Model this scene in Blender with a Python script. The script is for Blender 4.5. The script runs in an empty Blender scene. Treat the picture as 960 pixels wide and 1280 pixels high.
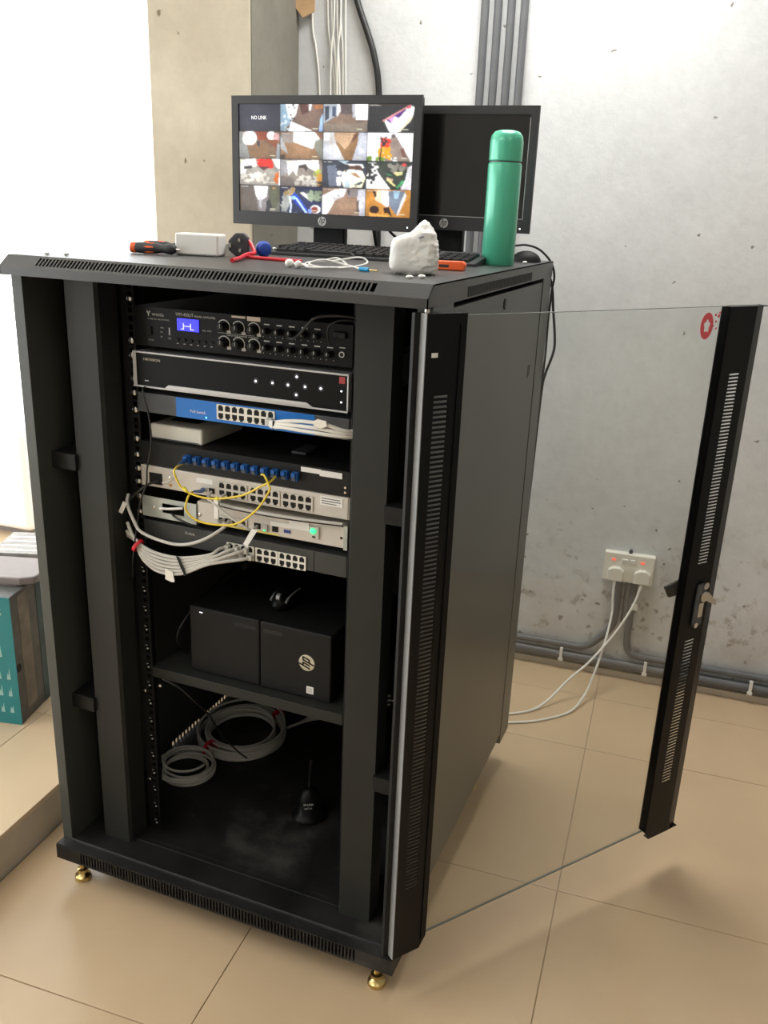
import bpy, math, random
import numpy as np
from mathutils import Matrix, Vector
random.seed(7); RNG = np.random.default_rng(7)
SC = bpy.context.scene
COL = SC.collection
PI = math.pi

# ------------------------------------------------------------------ camera
cam_d = bpy.data.cameras.new('camera'); cam = bpy.data.objects.new('camera', cam_d); COL.objects.link(cam)
yaw, pitch, roll = 0.366666, -0.331808, 0.041445
F = Vector((-math.sin(yaw)*math.cos(pitch), math.cos(yaw)*math.cos(pitch), math.sin(pitch)))
R0 = Vector((math.cos(yaw), math.sin(yaw), 0)); U0 = R0.cross(F)
Rr = math.cos(roll)*R0 + math.sin(roll)*U0; Uu = -math.sin(roll)*R0 + math.cos(roll)*U0
m = Matrix.Identity(4)
for i in range(3):
    m[i][0], m[i][1], m[i][2] = Rr[i], Uu[i], -F[i]
m[0][3], m[1][3], m[2][3] = 0.82674, -1.25532, 1.46376
cam.matrix_world = m
cam_d.sensor_width = 36; cam_d.lens = 1110.96/1280*36; cam_d.clip_start = 0.02
SC.camera = cam
# ------------------------------------------------------------------ world, light, exposure
SC.view_settings.view_transform = 'Standard'; SC.view_settings.look = 'None'
SC.view_settings.gamma = 1.0; SC.view_settings.use_curve_mapping = False
SC.view_settings.exposure = 0.25
SC.cycles.use_denoising = True
SC.cycles.max_bounces = 8; SC.cycles.transparent_max_bounces = 16
SC.cycles.sample_clamp_indirect = 6.0
wd = bpy.data.worlds.new('overcast_sky'); SC.world = wd; wd.use_nodes = True
bg = wd.node_tree.nodes['Background']; bg.inputs[0].default_value = (.96, .985, 1.0, 1); bg.inputs[1].default_value = 5.0
RA = math.radians(3.7)                                   # the room is turned a little against the cabinet
def room(u, w, z=0.0):
    return Vector((u*math.cos(RA)-w*math.sin(RA), u*math.sin(RA)+w*math.cos(RA), z))
def area_light(name, u, w, z, sx, sy, power, color, rot=(0, 0, RA), portal=False):
    l = bpy.data.lights.new(name, 'AREA'); l.shape = 'RECTANGLE'; l.size = sx; l.size_y = sy
    l.energy = power; l.color = color
    o = bpy.data.objects.new(name, l); COL.objects.link(o); o.location = room(u, w, z); o.rotation_euler = rot
    if portal: l.cycles.is_portal = True
    return o
area_light('ceiling_fill_light', -0.9, -1.5, 2.74, 1.2, 1.2, 14, (1, .98, .94))  # unseen fill lights added under the ceiling to brighten the room
area_light('ceiling_fill_light', 1.5, -1.3, 2.74, 0.6, 1.2, 5, (1, .97, .92))
area_light('ceiling_spot_light', 0.35, 1.0, 2.74, 0.7, 0.7, 27, (1, 1, .98))
area_light('window_portal', -2.0, 2.28, 1.3, 2.7, 2.5, 1, (1, 1, 1), (PI/2, 0, PI+RA), True).rotation_euler = (-PI/2, 0, RA)
area_light('window_portal', -3.18, -0.5, 1.3, 2.5, 4.9, 1, (1, 1, 1), (0, -PI/2, RA), True)

# ------------------------------------------------------------------ materials
MATS = {}
def mat(name, color, rough=0.5, metal=0.0, var=0.0, scale=20.0, bump=0.0, bscale=200.0, emit=None, estr=0.0, coat=0.0, spec=0.5, sub=0.0):
    if name in MATS: return MATS[name]
    mt = bpy.data.materials.new(name); mt.use_nodes = True; nt = mt.node_tree; b = nt.nodes['Principled BSDF']
    b.inputs['Base Color'].default_value = (*color, 1); b.inputs['Roughness'].default_value = rough
    b.inputs['Metallic'].default_value = metal; b.inputs['Specular IOR Level'].default_value = spec
    b.inputs['Coat Weight'].default_value = coat
    if emit: b.inputs['Emission Color'].default_value = (*emit, 1); b.inputs['Emission Strength'].default_value = estr
    tc = nt.nodes.new('ShaderNodeTexCoord')
    if var > 0:
        nz = nt.nodes.new('ShaderNodeTexNoise'); nz.inputs['Scale'].default_value = scale; nz.inputs['Detail'].default_value = 5
        nt.links.new(tc.outputs['Object'], nz.inputs['Vector'])
        rp = nt.nodes.new('ShaderNodeMapRange'); rp.inputs['From Min'].default_value = .3; rp.inputs['From Max'].default_value = .7
        rp.inputs['To Min'].default_value = 1-var; rp.inputs['To Max'].default_value = 1+var
        nt.links.new(nz.outputs['Fac'], rp.inputs['Value'])
        mx = nt.nodes.new('ShaderNodeMix'); mx.data_type = 'RGBA'; mx.blend_type = 'MULTIPLY'; mx.inputs['Factor'].default_value = 1
        mx.inputs['A'].default_value = (*color, 1); nt.links.new(rp.outputs['Result'], mx.inputs['B'])
        nt.links.new(mx.outputs['Result'], b.inputs['Base Color'])
    if bump > 0:
        n2 = nt.nodes.new('ShaderNodeTexNoise'); n2.inputs['Scale'].default_value = bscale; n2.inputs['Detail'].default_value = 3
        nt.links.new(tc.outputs['Object'], n2.inputs['Vector'])
        bp = nt.nodes.new('ShaderNodeBump'); bp.inputs['Strength'].default_value = bump; bp.inputs['Distance'].default_value = .002
        nt.links.new(n2.outputs['Fac'], bp.inputs['Height']); nt.links.new(bp.outputs['Normal'], b.inputs['Normal'])
    MATS[name] = mt; return mt
def concrete(name, c1, c2, pit, zstain=None, pscale=9.0, pk=.70):
    """cast concrete: cloudy grey, small dark pits, rusty blotches near the floor"""
    mt = bpy.data.materials.new(name); mt.use_nodes = True; nt = mt.node_tree; L = nt.links.new; b = nt.nodes['Principled BSDF']
    b.inputs['Roughness'].default_value = .8; b.inputs['Specular IOR Level'].default_value = .25
    tc = nt.nodes.new('ShaderNodeTexCoord')
    def noise(s, d=6, rg=.55, off=0):
        mp = nt.nodes.new('ShaderNodeMapping'); mp.inputs['Location'].default_value = (off, off*.7, off*.3); L(tc.outputs['Object'], mp.inputs['Vector'])
        n = nt.nodes.new('ShaderNodeTexNoise'); n.inputs['Scale'].default_value = s; n.inputs['Detail'].default_value = d; n.inputs['Roughness'].default_value = rg
        L(mp.outputs['Vector'], n.inputs['Vector']); return n.outputs['Fac']
    def ramp(f, a, bb):
        r = nt.nodes.new('ShaderNodeMapRange'); r.inputs['From Min'].default_value = a; r.inputs['From Max'].default_value = bb; L(f, r.inputs['Value']); return r.outputs['Result']
    def mix(f, A, B):
        x = nt.nodes.new('ShaderNodeMix'); x.data_type = 'RGBA'
        L(f, x.inputs['Factor'])
        for s, v in (('A', A), ('B', B)):
            if isinstance(v, tuple): x.inputs[s].default_value = (*v, 1)
            else: L(v, x.inputs[s])
        return x.outputs['Result']
    def mul(a, bb):
        q = nt.nodes.new('ShaderNodeMath'); q.operation = 'MULTIPLY'
        for i, v in enumerate((a, bb)):
            if isinstance(v, float): q.inputs[i].default_value = v
            else: L(v, q.inputs[i])
        return q.outputs[0]
    c = mix(ramp(noise(2.2), .35, .65), c1, c2)
    fine = mix(ramp(noise(30, 6, .7, 3), .3, .75), (.9, .9, .9), (1.05, 1.05, 1.05))
    x = nt.nodes.new('ShaderNodeMix'); x.data_type = 'RGBA'; x.blend_type = 'MULTIPLY'; x.inputs['Factor'].default_value = .8
    L(c, x.inputs['A']); L(fine, x.inputs['B']); c = x.outputs['Result']
    vor = nt.nodes.new('ShaderNodeTexVoronoi'); vor.inputs['Scale'].default_value = pscale; vor.inputs['Randomness'].default_value = 1
    wob = nt.nodes.new('ShaderNodeTexNoise'); wob.inputs['Scale'].default_value = 40
    L(tc.outputs['Object'], wob.inputs['Vector'])
    ad = nt.nodes.new('ShaderNodeVectorMath'); ad.operation = 'MULTIPLY_ADD'; ad.inputs[1].default_value = (.03, .03, .03)
    L(wob.outputs['Color'], ad.inputs[0]); L(tc.outputs['Object'], ad.inputs[2]); L(ad.outputs[0], vor.inputs['Vector'])
    sep = nt.nodes.new('ShaderNodeSeparateColor'); L(vor.outputs['Color'], sep.inputs[0])
    keep = ramp(sep.outputs[0], pk, pk+.02); rad = ramp(vor.outputs['Distance'], .115, .06)
    pits = mul(keep, rad)
    c = mix(mul(pits, .8), c, pit)
    if zstain:
        sx = nt.nodes.new('ShaderNodeSeparateXYZ'); L(tc.outputs['Object'], sx.inputs[0])
        low = ramp(sx.outputs['Z'], zstain, zstain*.25)
        sp = ramp(noise(24, 4, .6, 9), .57, .68)
        c = mix(mul(mul(low, sp), .55), c, (.20, .14, .08))
        v2 = nt.nodes.new('ShaderNodeTexVoronoi'); v2.inputs['Scale'].default_value = 30; L(ad.outputs[0], v2.inputs['Vector'])
        s2 = nt.nodes.new('ShaderNodeSeparateColor'); L(v2.outputs['Color'], s2.inputs[0])
        c = mix(mul(mul(low, ramp(s2.outputs[0], .62, .66)), mul(ramp(v2.outputs['Distance'], .30, .12), .75)), c, (.19, .13, .08))
        big = ramp(noise(5, 5, .6, 5), .45, .75)
        c = mix(mul(mul(low, big), .35), c, (.42, .33, .24))
    L(c, b.inputs['Base Color'])
    bp = nt.nodes.new('ShaderNodeBump'); bp.inputs['Strength'].default_value = .25; bp.inputs['Distance'].default_value = .004
    sub = nt.nodes.new('ShaderNodeMath'); sub.operation = 'SUBTRACT'; L(noise(60, 5, .7, 1), sub.inputs[0]); L(pits, sub.inputs[1])
    L(sub.outputs[0], bp.inputs['Height']); L(bp.outputs['Normal'], b.inputs['Normal'])
    MATS[name] = mt; return mt
def glass(name, tint, refl_rough=0.0):
    mt = bpy.data.materials.new(name); mt.use_nodes = True; nt = mt.node_tree; nt.nodes.clear()
    o = nt.nodes.new('ShaderNodeOutputMaterial'); t = nt.nodes.new('ShaderNodeBsdfTransparent'); g = nt.nodes.new('ShaderNodeBsdfGlossy')
    t.inputs[0].default_value = (*tint, 1); g.inputs['Roughness'].default_value = refl_rough
    lw = nt.nodes.new('ShaderNodeLayerWeight'); pw_ = nt.nodes.new('ShaderNodeMath'); pw_.operation = 'POWER'; pw_.inputs[1].default_value = 5
    nt.links.new(lw.outputs['Facing'], pw_.inputs[0])
    f = nt.nodes.new('ShaderNodeMath'); f.operation = 'MULTIPLY_ADD'; f.inputs[1].default_value = .94; f.inputs[2].default_value = .04
    nt.links.new(pw_.outputs[0], f.inputs[0])
    x = nt.nodes.new('ShaderNodeMixShader'); nt.links.new(f.outputs[0], x.inputs[0]); nt.links.new(t.outputs[0], x.inputs[1]); nt.links.new(g.outputs[0], x.inputs[2])
    nt.links.new(x.outputs[0], o.inputs[0]); MATS[name] = mt; return mt
M_wall = concrete('wall_concrete', (.60, .607, .605), (.70, .705, .70), (.15, .12, .09), .62, 20.0)
M_pillar = concrete('pillar_concrete', (.47, .41, .315), (.64, .575, .46), (.13, .095, .06), None, 14.0, .45)
M_pside = concrete('shaded_raw_concrete', (.17, .16, .13), (.26, .24, .20), (.14, .12, .09), None, 26.0, .5)  # coarse bare concrete, its colour darkened further to stand in for shade
M_paint = mat('white_paint', (.78, .77, .74), .8)
M_black = mat('black_powder_coat', (.009, .009, .009), .5, spec=.3, var=.25, scale=6, bump=.12, bscale=500)
M_blackd = mat('dusty_black_steel', (.012, .0115, .011), .5, spec=.3, var=.5, scale=9, bump=.12, bscale=400)
M_cover = mat('charcoal_cover', (.040, .039, .038), .40, var=.15, scale=8, bump=.12, bscale=500)
def dusty(mt, amt, sc):
    nt = mt.node_tree; b = nt.nodes['Principled BSDF']; tc = nt.nodes.new('ShaderNodeTexCoord')
    n = nt.nodes.new('ShaderNodeTexNoise'); n.inputs['Scale'].default_value = sc; n.inputs['Detail'].default_value = 7; n.inputs['Roughness'].default_value = .65
    nt.links.new(tc.outputs['Object'], n.inputs['Vector'])
    r = nt.nodes.new('ShaderNodeMapRange'); r.inputs['From Min'].default_value = .55; r.inputs['From Max'].default_value = .8; r.inputs['To Max'].default_value = amt
    nt.links.new(n.outputs['Fac'], r.inputs['Value'])
    x = nt.nodes.new('ShaderNodeMix'); x.data_type = 'RGBA'; x.inputs['B'].default_value = (.16, .15, .135, 1)
    src = b.inputs['Base Color'].links[0].from_socket; nt.links.new(src, x.inputs['A']); nt.links.new(r.outputs['Result'], x.inputs['Factor'])
    nt.links.new(x.outputs['Result'], b.inputs['Base Color'])
dusty(M_blackd, .38, 5)
M_fill = mat('grey_black_panel', (.022, .0228, .0205), .5, spec=.3, var=.12, scale=5, bump=.1, bscale=500)
M_side = mat('side_panel_paint', (.054, .058, .051), .40, spec=.4, var=.12, scale=4, bump=.1, bscale=500)
M_edge = mat('door_edge_grey', (.26, .265, .27), .55, .1, var=.15, scale=5)
M_gloss = mat('gloss_black', (.004, .0042, .0045), .38, spec=.18)
M_matte = mat('matte_black', (.006, .006, .006), .6, spec=.3)
M_chrome = mat('nickel_steel', (.72, .70, .66), .25, 1.0)
M_brass = mat('brass', (.62, .47, .20), .28, 1.0, var=.1)
M_silver = mat('silver_plastic', (.55, .55, .55), .35, .4)
M_beige = mat('beige_metal', (.60, .56, .50), .45, .1, var=.06)
M_galv = mat('galvanised_plate', (.46, .50, .47), .42, .5, var=.12, scale=30)
M_dgrey = mat('slate_grey_metal', (.070, .074, .082), .45, .1, var=.08)
M_dgrey2 = mat('dark_slate_metal', (.040, .042, .042), .45, .1, var=.08)
M_blue = mat('switch_blue', (.006, .16, .56), .4)
M_cblue = mat('connector_blue', (.01, .10, .36), .35)
M_white = mat('white_plastic', (.82, .81, .77), .4)
M_cream = mat('cream_plastic', (.80, .77, .68), .45)
M_cable = mat('grey_cable', (.55, .53, .48), .5, var=.06)
M_wcable = mat('white_cable', (.78, .76, .70), .45)
M_bcable = mat('black_cable', (.012, .012, .012), .45)
M_yellow = mat('yellow_fibre', (.80, .58, .04), .4)
M_red = mat('red_plastic', (.65, .015, .03), .4)
M_label = mat('white_label', (.82, .80, .76), .7)
M_tan = mat('tan_label', (.66, .55, .44), .7)
M_print = mat('pale_print', (.55, .54, .50), .6)
M_dprint = mat('dark_print', (.05, .05, .05), .6)
M_goldp = mat('gold_print', (.60, .55, .42), .45, .3)
M_green = mat('flask_green', (.085, .50, .32), .28, .15, coat=.3)
M_orange = mat('orange_plastic', (.86, .12, .02), .45)
M_dkgrip = mat('dark_grip', (.03, .03, .032), .55)
M_bluep = mat('blue_plastic', (.02, .07, .42), .45)
M_pipe = mat('grey_conduit', (.12, .124, .13), .5, var=.08)
M_teal = mat('teal_card', (.015, .20, .22), .5, var=.08)
M_slate = mat('dark_card', (.085, .085, .08), .5, var=.35, scale=14)
M_kraft = mat('brown_card', (.52, .33, .17), .8, var=.1)
M_lid = mat('mauve_grey_card', (.26, .22, .21), .6, var=.06)
M_floor = mat('beige_tile', (.565, .415, .262), .24, var=.07, scale=2.5, bump=.02, bscale=30)
M_plat = mat('pale_beige_tile', (.60, .455, .30), .24, var=.06, scale=3)
M_grout = mat('tile_grout', (.40, .31, .21), .85)
M_riser = mat('riser_stone', (.52, .46, .37), .5, var=.1, scale=8)
M_bag = mat('white_bag', (.85, .84, .80), .45, bump=.9, bscale=75)
M_led = mat('led_white', (.9, .92, 1), .3, emit=(.85, .88, 1), estr=2)
M_ledg = mat('led_green', (.1, .9, .4), .3, emit=(.02, .75, .22), estr=1.3)
M_ledc = mat('led_cyan', (.2, .9, 1), .3, emit=(.1, .75, 1), estr=2)
M_ledr = mat('lamp_red', (.9, .1, .05), .3, emit=(1, .10, .06), estr=.8)
M_lcd = mat('lcd_blue', (.02, .02, .5), .3, emit=(.05, .05, .95), estr=1.1)
M_lcdw = mat('lcd_text', (.5, .5, 1), .3, emit=(.45, .45, 1), estr=1.2)
M_door = glass('door_glass', (.955, .965, .955))
M_dimwall = mat('bare_wall', (.34, .32, .29), .85, var=.1, scale=3)
M_gedge = mat('glass_rim', (.16, .17, .15), .3)
M_pane = glass('window_glass', (.97, .98, .98))

# ------------------------------------------------------------------ mesh builder
def worldloc(o):
    v = Vector((0, 0, 0))
    while o is not None: v += o.location; o = o.parent
    return v
def catmull(pts, k=8):
    P = [Vector(p) for p in pts]
    if len(P) < 3: return P
    P = [2*P[0]-P[1]] + P + [2*P[-1]-P[-2]]; out = []
    for i in range(1, len(P)-2):
        a, b, c, d = P[i-1:i+3]
        for j in range(k):
            t = j/k
            out.append(.5*((2*b)+(c-a)*t+(2*a-5*b+4*c-d)*t*t+(3*b-a-3*c+d)*t**3))
    out.append(P[-2]); return out
class MB:
    def __init__(s): s.v = []; s.f = []
    def add(s, vs, fs):
        n = len(s.v); s.v += [Vector(p) for p in vs]; s.f += [tuple(i+n for i in f) for f in fs]; return s
    def box(s, x0, x1, y0, y1, z0, z1):
        return s.add([(x, y, z) for z in (z0, z1) for y in (y0, y1) for x in (x0, x1)],
                     [(0, 2, 3, 1), (4, 5, 7, 6), (0, 1, 5, 4), (1, 3, 7, 5), (3, 2, 6, 7), (2, 0, 4, 6)])
    def prism(s, poly, o, ax, ay, d):
        """polygon in the plane (o, ax, ay) pushed along d"""
        o, ax, ay, d = Vector(o), Vector(ax), Vector(ay), Vector(d); n = len(poly)
        a = [o+ax*p[0]+ay*p[1] for p in poly]
        if ax.cross(ay).dot(d) > 0: a = a[::-1]
        return s.add(a+[p+d for p in a], [tuple(range(n)), tuple(range(2*n-1, n-1, -1))]+[(i+n, (i+1) % n+n, (i+1) % n, i) for i in range(n)])
    def cyl(s, p0, p1, r0, r1=None, n=16):
        p0, p1 = Vector(p0), Vector(p1); r1 = r0 if r1 is None else r1; d = (p1-p0).normalized()
        a = d.orthogonal().normalized(); b = d.cross(a)
        vs = [p+(a*math.cos(2*PI*i/n)+b*math.sin(2*PI*i/n))*r for p, r in ((p0, r0), (p1, r1)) for i in range(n)]
        return s.add(vs, [tuple(range(n))[::-1], tuple(range(n, 2*n))]+[(i, (i+1) % n, (i+1) % n+n, i+n) for i in range(n)])
    def lathe(s, prof, o=(0, 0, 0), n=28, axis=None):
        o = Vector(o); d = Vector(axis or (0, 0, 1)).normalized()
        a = Vector((1, 0, 0)) if abs(d.z) > .9 else d.orthogonal().normalized(); b = d.cross(a)
        vs = [o+d*z+(a*math.cos(2*PI*i/n)+b*math.sin(2*PI*i/n))*r for r, z in prof for i in range(n)]; k = len(prof)
        fs = [(j*n+i, j*n+(i+1) % n, (j+1)*n+(i+1) % n, (j+1)*n+i) for j in range(k-1) for i in range(n)]
        return s.add(vs, fs+[tuple(range(n))[::-1], tuple(range((k-1)*n, k*n))])
    def tube(s, pts, r, n=8, k=8, smooth=True):
        P = catmull(pts, k) if smooth else [Vector(p) for p in pts]
        t = [(P[min(i+1, len(P)-1)]-P[max(i-1, 0)]).normalized() for i in range(len(P))]
        a = t[0].orthogonal().normalized(); vs = []
        for i, p in enumerate(P):
            a = (a-t[i]*a.dot(t[i])).normalized(); b = t[i].cross(a)
            rr = r if not callable(r) else r(i/(len(P)-1))
            vs += [p+(a*math.cos(2*PI*j/n)+b*math.sin(2*PI*j/n))*rr for j in range(n)]
        fs = [(i*n+j, i*n+(j+1) % n, (i+1)*n+(j+1) % n, (i+1)*n+j) for i in range(len(P)-1) for j in range(n)]
        return s.add(vs, fs+[tuple(range(n))[::-1], tuple(range((len(P)-1)*n, len(P)*n))])
    def ball(s, c, r, sx=1, sy=1, sz=1, nu=14, nv=9):
        prof = [(max(r*math.sin(PI*i/nv), 1e-5), -r*math.cos(PI*i/nv)) for i in range(nv+1)]
        t = MB().lathe(prof, (0, 0, 0), nu)
        return s.add([(c[0]+p.x*sx, c[1]+p.y*sy, c[2]+p.z*sz) for p in t.v], t.f)
    def grille(s, x0, x1, z0, z1, y0, y1, cols, rows):
        """plate in XZ with rectangular holes cols x rows"""
        z = z0
        for a, b in rows:
            if a > z+1e-6: s.box(x0, x1, y0, y1, z, a)
            x = x0
            for c, d in cols:
                if c > x+1e-6: s.box(x, c, y0, y1, a, b)
                x = d
            if x1 > x+1e-6: s.box(x, x1, y0, y1, a, b)
            z = b
        if z1 > z+1e-6: s.box(x0, x1, y0, y1, z, z1)
        return s
    def xf(s, fn):
        s.v = [Vector(fn(p)) for p in s.v]; return s
    def build(s, name, material, parent=None, smooth=False, bevel=0.0, seg=2, local=False):
        me = bpy.data.meshes.new(name); o_ = Vector((0, 0, 0)) if local or parent is None else worldloc(parent)
        me.from_pydata([tuple(p-o_) for p in s.v], [], s.f); me.update()
        me.materials.append(material)
        o = bpy.data.objects.new(name, me); COL.objects.link(o); o.parent = parent
        if smooth:
            me.shade_smooth()
            try: me.set_sharp_from_angle(angle=math.radians(38))
            except Exception: pass
        if bevel:
            b = o.modifiers.new('edge', 'BEVEL'); b.width = bevel; b.segments = seg; b.limit_method = 'ANGLE'; b.angle_limit = math.radians(40)
        return o
def B(*a): return MB().box(*a)
def tag(o, label=None, cat=None, group=None, kind=None):
    if label: o['label'] = label
    if cat: o['category'] = cat
    if group: o['group'] = group
    if kind: o['kind'] = kind
    return o
def thing(name, loc, label, cat, group=None):
    o = bpy.data.objects.new(name, None); COL.objects.link(o); o.location = loc; o.empty_display_size = .05
    return tag(o, label, cat, group)
def copy(o, parent=None, **kw):
    c = o.copy(); COL.objects.link(c)
    if parent is not None: c.parent = parent
    return c
def text(s, size, material, parent, o, ax=(1, 0, 0), ay=(0, 0, 1), name='lettering', width=None, shear=0.0, thick=.0003):
    """flat print lying on a surface; o = lower left corner"""
    c = bpy.data.curves.new('t', 'FONT'); c.body = s; c.size = size; c.resolution_u = 2; c.shear = shear
    t = bpy.data.objects.new('t', c); me = bpy.data.meshes.new_from_object(t)
    vs = [v.co.copy() for v in me.vertices]; fs = [tuple(p.vertices) for p in me.polygons]
    bpy.data.objects.remove(t); bpy.data.curves.remove(c); bpy.data.meshes.remove(me)
    k = 1.0
    if width: k = width/max(max(v.x for v in vs), 1e-6)
    o, ax, ay = Vector(o), Vector(ax).normalized(), Vector(ay).normalized(); n = ax.cross(ay)
    mb = MB().add([o+ax*v.x*k+ay*v.y+n*thick for v in vs], fs)
    return mb.build(name, material, parent)
def hp_badge(parent, c, r, face, ink, turn=False):
    """round badge with two slanted letters, facing -Y"""
    x, y, z = c
    b = MB().lathe([(r, 0), (r*1.0, .0008), (r*.96, .0012)], (x, y, z), 28, (0, -1, 0)).build('badge', face, parent)
    mb = MB(); w = .19 if turn else .15
    def par(x0, y0, x1, y1):
        k = .36
        p = [(x0+k*y0, y0), (x1+k*y0, y0), (x1+k*y1, y1), (x0+k*y1, y1)]
        mb.prism([(a*r, q*r) for a, q in p], (x, y-.0013, z), (0, 0, 1) if turn else (1, 0, 0), (-1, 0, 0) if turn else (0, 0, 1), (0, -.0004, 0))
    par(-.62, -.42, -.62+w, .93); par(-.62, .36, -.1, .36+w); par(-.24, -.42, -.24+w, .5)
    par(.08, -.93, .08+w, .5); par(.08, .36, .6, .36+w); par(.46, -.42, .46+w, .5); par(.08, -.42, .6, -.42+w)
    mb.build('badge_letters', ink, b)

# ------------------------------------------------------------------ the room
def rbox(u0, u1, w0, w1, z0, z1): return B(u0, u1, w0, w1, z0, z1)
def struct(name, mb, material, parent=None, bevel=0):
    o = mb.build(name, material, parent, bevel=bevel, local=True)
    if parent is None: o.rotation_euler = (0, 0, RA); o['kind'] = 'structure'
    return o
floor = struct('floor', rbox(-.519, 2.6, -3.5, 1.48, -.05, -.003), M_grout)
def cuts(a, b, js):
    e = [a]+[j for j in sorted(js) if a+.01 < j < b-.01]+[b]; return list(zip(e[:-1], e[1:]))
g = .0009
for u0, u1 in cuts(-.519, 2.6, [.0635+.6035*k for k in range(-1, 5)]):
    for w0, w1 in cuts(-3.5, 1.48, [-.2305-.605*k for k in range(0, 6)]+[.3925, .995, 1.297]):
        struct('tile', rbox(u0+g, u1-g, w0+g, w1-g, -.012, 0), M_floor, floor, bevel=.0012)
plat = struct('platform', rbox(-3.2, -.531, -3.5, 2.3, -.05, .100), M_grout)
struct('riser', rbox(-.531, -.522, -3.5, 1.48, -.05, .0965), M_riser, plat)
for u0, u1 in cuts(-3.2, -.519, [-.7555-.606*k for k in range(0, 5)]):
    for w0, w1 in cuts(-3.5, 2.3, [.44+.606*k for k in range(-6, 4)]):
        struct('tile', rbox(u0+g, u1-g, w0+g, w1-g, .0975, .110), M_plat, plat, bevel=.0015)
struct('wall_back', rbox(-.459, 2.7, 1.48, 1.62, -.05, 2.8), M_wall)
pil = struct('pillar', rbox(-.777, -.460, 1.15, 1.50, -.02, 2.8), M_pillar, bevel=.004)
struct('shaded_raw_side', rbox(-.460, -.457, 1.156, 1.479, .0, 2.8), M_pside, pil)
struct('wall_alcove', rbox(-.777, -.46, 1.50, 2.42, -.02, 2.8), M_paint)
struct('wall_right', rbox(2.6, 2.7, -3.5, 1.48, -.05, 2.8), M_dimwall)
struct('wall_front', rbox(-3.3, 2.7, -3.6, -3.5, -.05, 2.8), M_dimwall)
struct('ceiling', rbox(-3.3, 2.7, -3.6, 2.42, 2.8, 2.9), M_paint)
wl = MB().box(-3.3, -3.2, -3.5, -3.0, -.05, 2.8).box(-3.3, -3.2, 2.0, 2.42, -.05, 2.8).box(-3.3, -3.2, -3.0, 2.0, -.05, .11).box(-3.3, -3.2, -3.0, 2.0, 2.6, 2.8)
struct('wall_left', wl, M_paint)
wb = MB().box(-3.2, -.777, 2.3, 2.42, 2.6, 2.8).box(-3.2, -.777, 2.3, 2.42, -.05, .112)
struct('wall_window', wb, M_paint)
def window(name, along, a0, a1, fixed, n):
    fr = MB(); t = .05
    def bb(p0, p1, z0, z1, d=0.02):
        if along == 'u': fr.box(p0, p1, fixed-d, fixed+d, z0, z1)
        else: fr.box(fixed-d, fixed+d, p0, p1, z0, z1)
    bb(a0, a1, .112, .112+t); bb(a0, a1, 2.6-t, 2.6)
    for i in range(n+1):
        p = a0+(a1-a0)*i/n; q = min(max(p-t/2, a0), a1-t); bb(q, q+t, .112+t, 2.6-t)
    w = struct(name, fr, M_white)
    for i in range(n):
        p0, p1 = a0+(a1-a0)*i/n+t/2, a0+(a1-a0)*(i+1)/n-t/2
        pm = MB().box(p0, p1, fixed-.003, fixed+.003, .162, 2.55) if along == 'u' else MB().box(fixed-.003, fixed+.003, p0, p1, .162, 2.55)
        struct('pane', pm, M_pane, w)
window('window_1', 'u', -3.2, -.777, 2.36, 3)
window('window_2', 'w', -3.0, 2.0, -3.25, 5)

# ------------------------------------------------------------------ server cabinet
rack = thing('server_cabinet', (0, 0, 0), 'tall black steel network cabinet on brass feet with its glass door swung open', 'cabinet')
H = 1.3566; D = .889
# top cover: shell, sloped front bevel with slots, lip
def bevel_pt(x, t, d=0.0):        # t 0 bottom .. 1 top of the slope ; d = into the cover
    y = .024*t; z = 1.3375+.0191*t; n = Vector((0, .62, -.78))
    return Vector((x, y, z))+n*d
cv = MB()
cv.box(-.4, .4, .024, D, 1.3546, H)                                   # top plate
cv.box(-.4, .4, 0, .0015, 1.3227, 1.3375)                             # lip
cv.box(-.4, .4, .0015, .03, 1.3227, 1.3242)
for sx in (-1, 1):                                                   # side walls (closed pentagon)
    x0, x1 = (-.4, -.398) if sx < 0 else (.398, .4)
    pts = [(.0, 1.3227), (D, 1.3227), (D, H), (.024, H), (0, 1.3375)]
    cv.prism([(p[0], p[1]) for p in pts], (x0, 0, 0), (0, 1, 0), (0, 0, 1), (x1-x0, 0, 0))
cv.box(-.4, .4, D-.002, D, 1.3227, 1.3546)
def slope_quad(xa, xb, ta, tb, d=.0018):
    a = [bevel_pt(xa, ta), bevel_pt(xb, ta), bevel_pt(xb, tb), bevel_pt(xa, tb)]
    b = [bevel_pt(xa, ta, d), bevel_pt(xb, ta, d), bevel_pt(xb, tb, d), bevel_pt(xa, tb, d)]
    cv.add(a+b, [(0, 1, 2, 3), (7, 6, 5, 4), (0, 4, 5, 1), (1, 5, 6, 2), (2, 6, 7, 3), (3, 7, 4, 0)])
slope_quad(-.4, .4, 0, .20); slope_quad(-.4, .4, .82, 1)
S0, S1, NS = -.325, .312, 84
slope_quad(-.4, S0, .20, .82); slope_quad(S1, .4, .20, .82)
for i in range(NS-1):
    p = (S1-S0)/NS; slope_quad(S0+p*(i+.60), S0+p*(i+1), .20, .82)
cv.build('top_cover', M_cover, rack)
B(-.396, .396, .016, .5, 1.3255, 1.332).build('cover_liner', M_matte, rack)
vr = B(.3985, .4004, .20, .675, 1.3255, 1.3425)
vr.build('side_vent', M_matte, rack)
for i in range(40):
    pass
vm = MB()
for i in range(48): vm.box(.4004, .4010, .203+i*.0099, .203+i*.0099+.004, 1.327, 1.341)
tag(vm.build('vent_mesh', M_fill, rack), kind='stuff')
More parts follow.
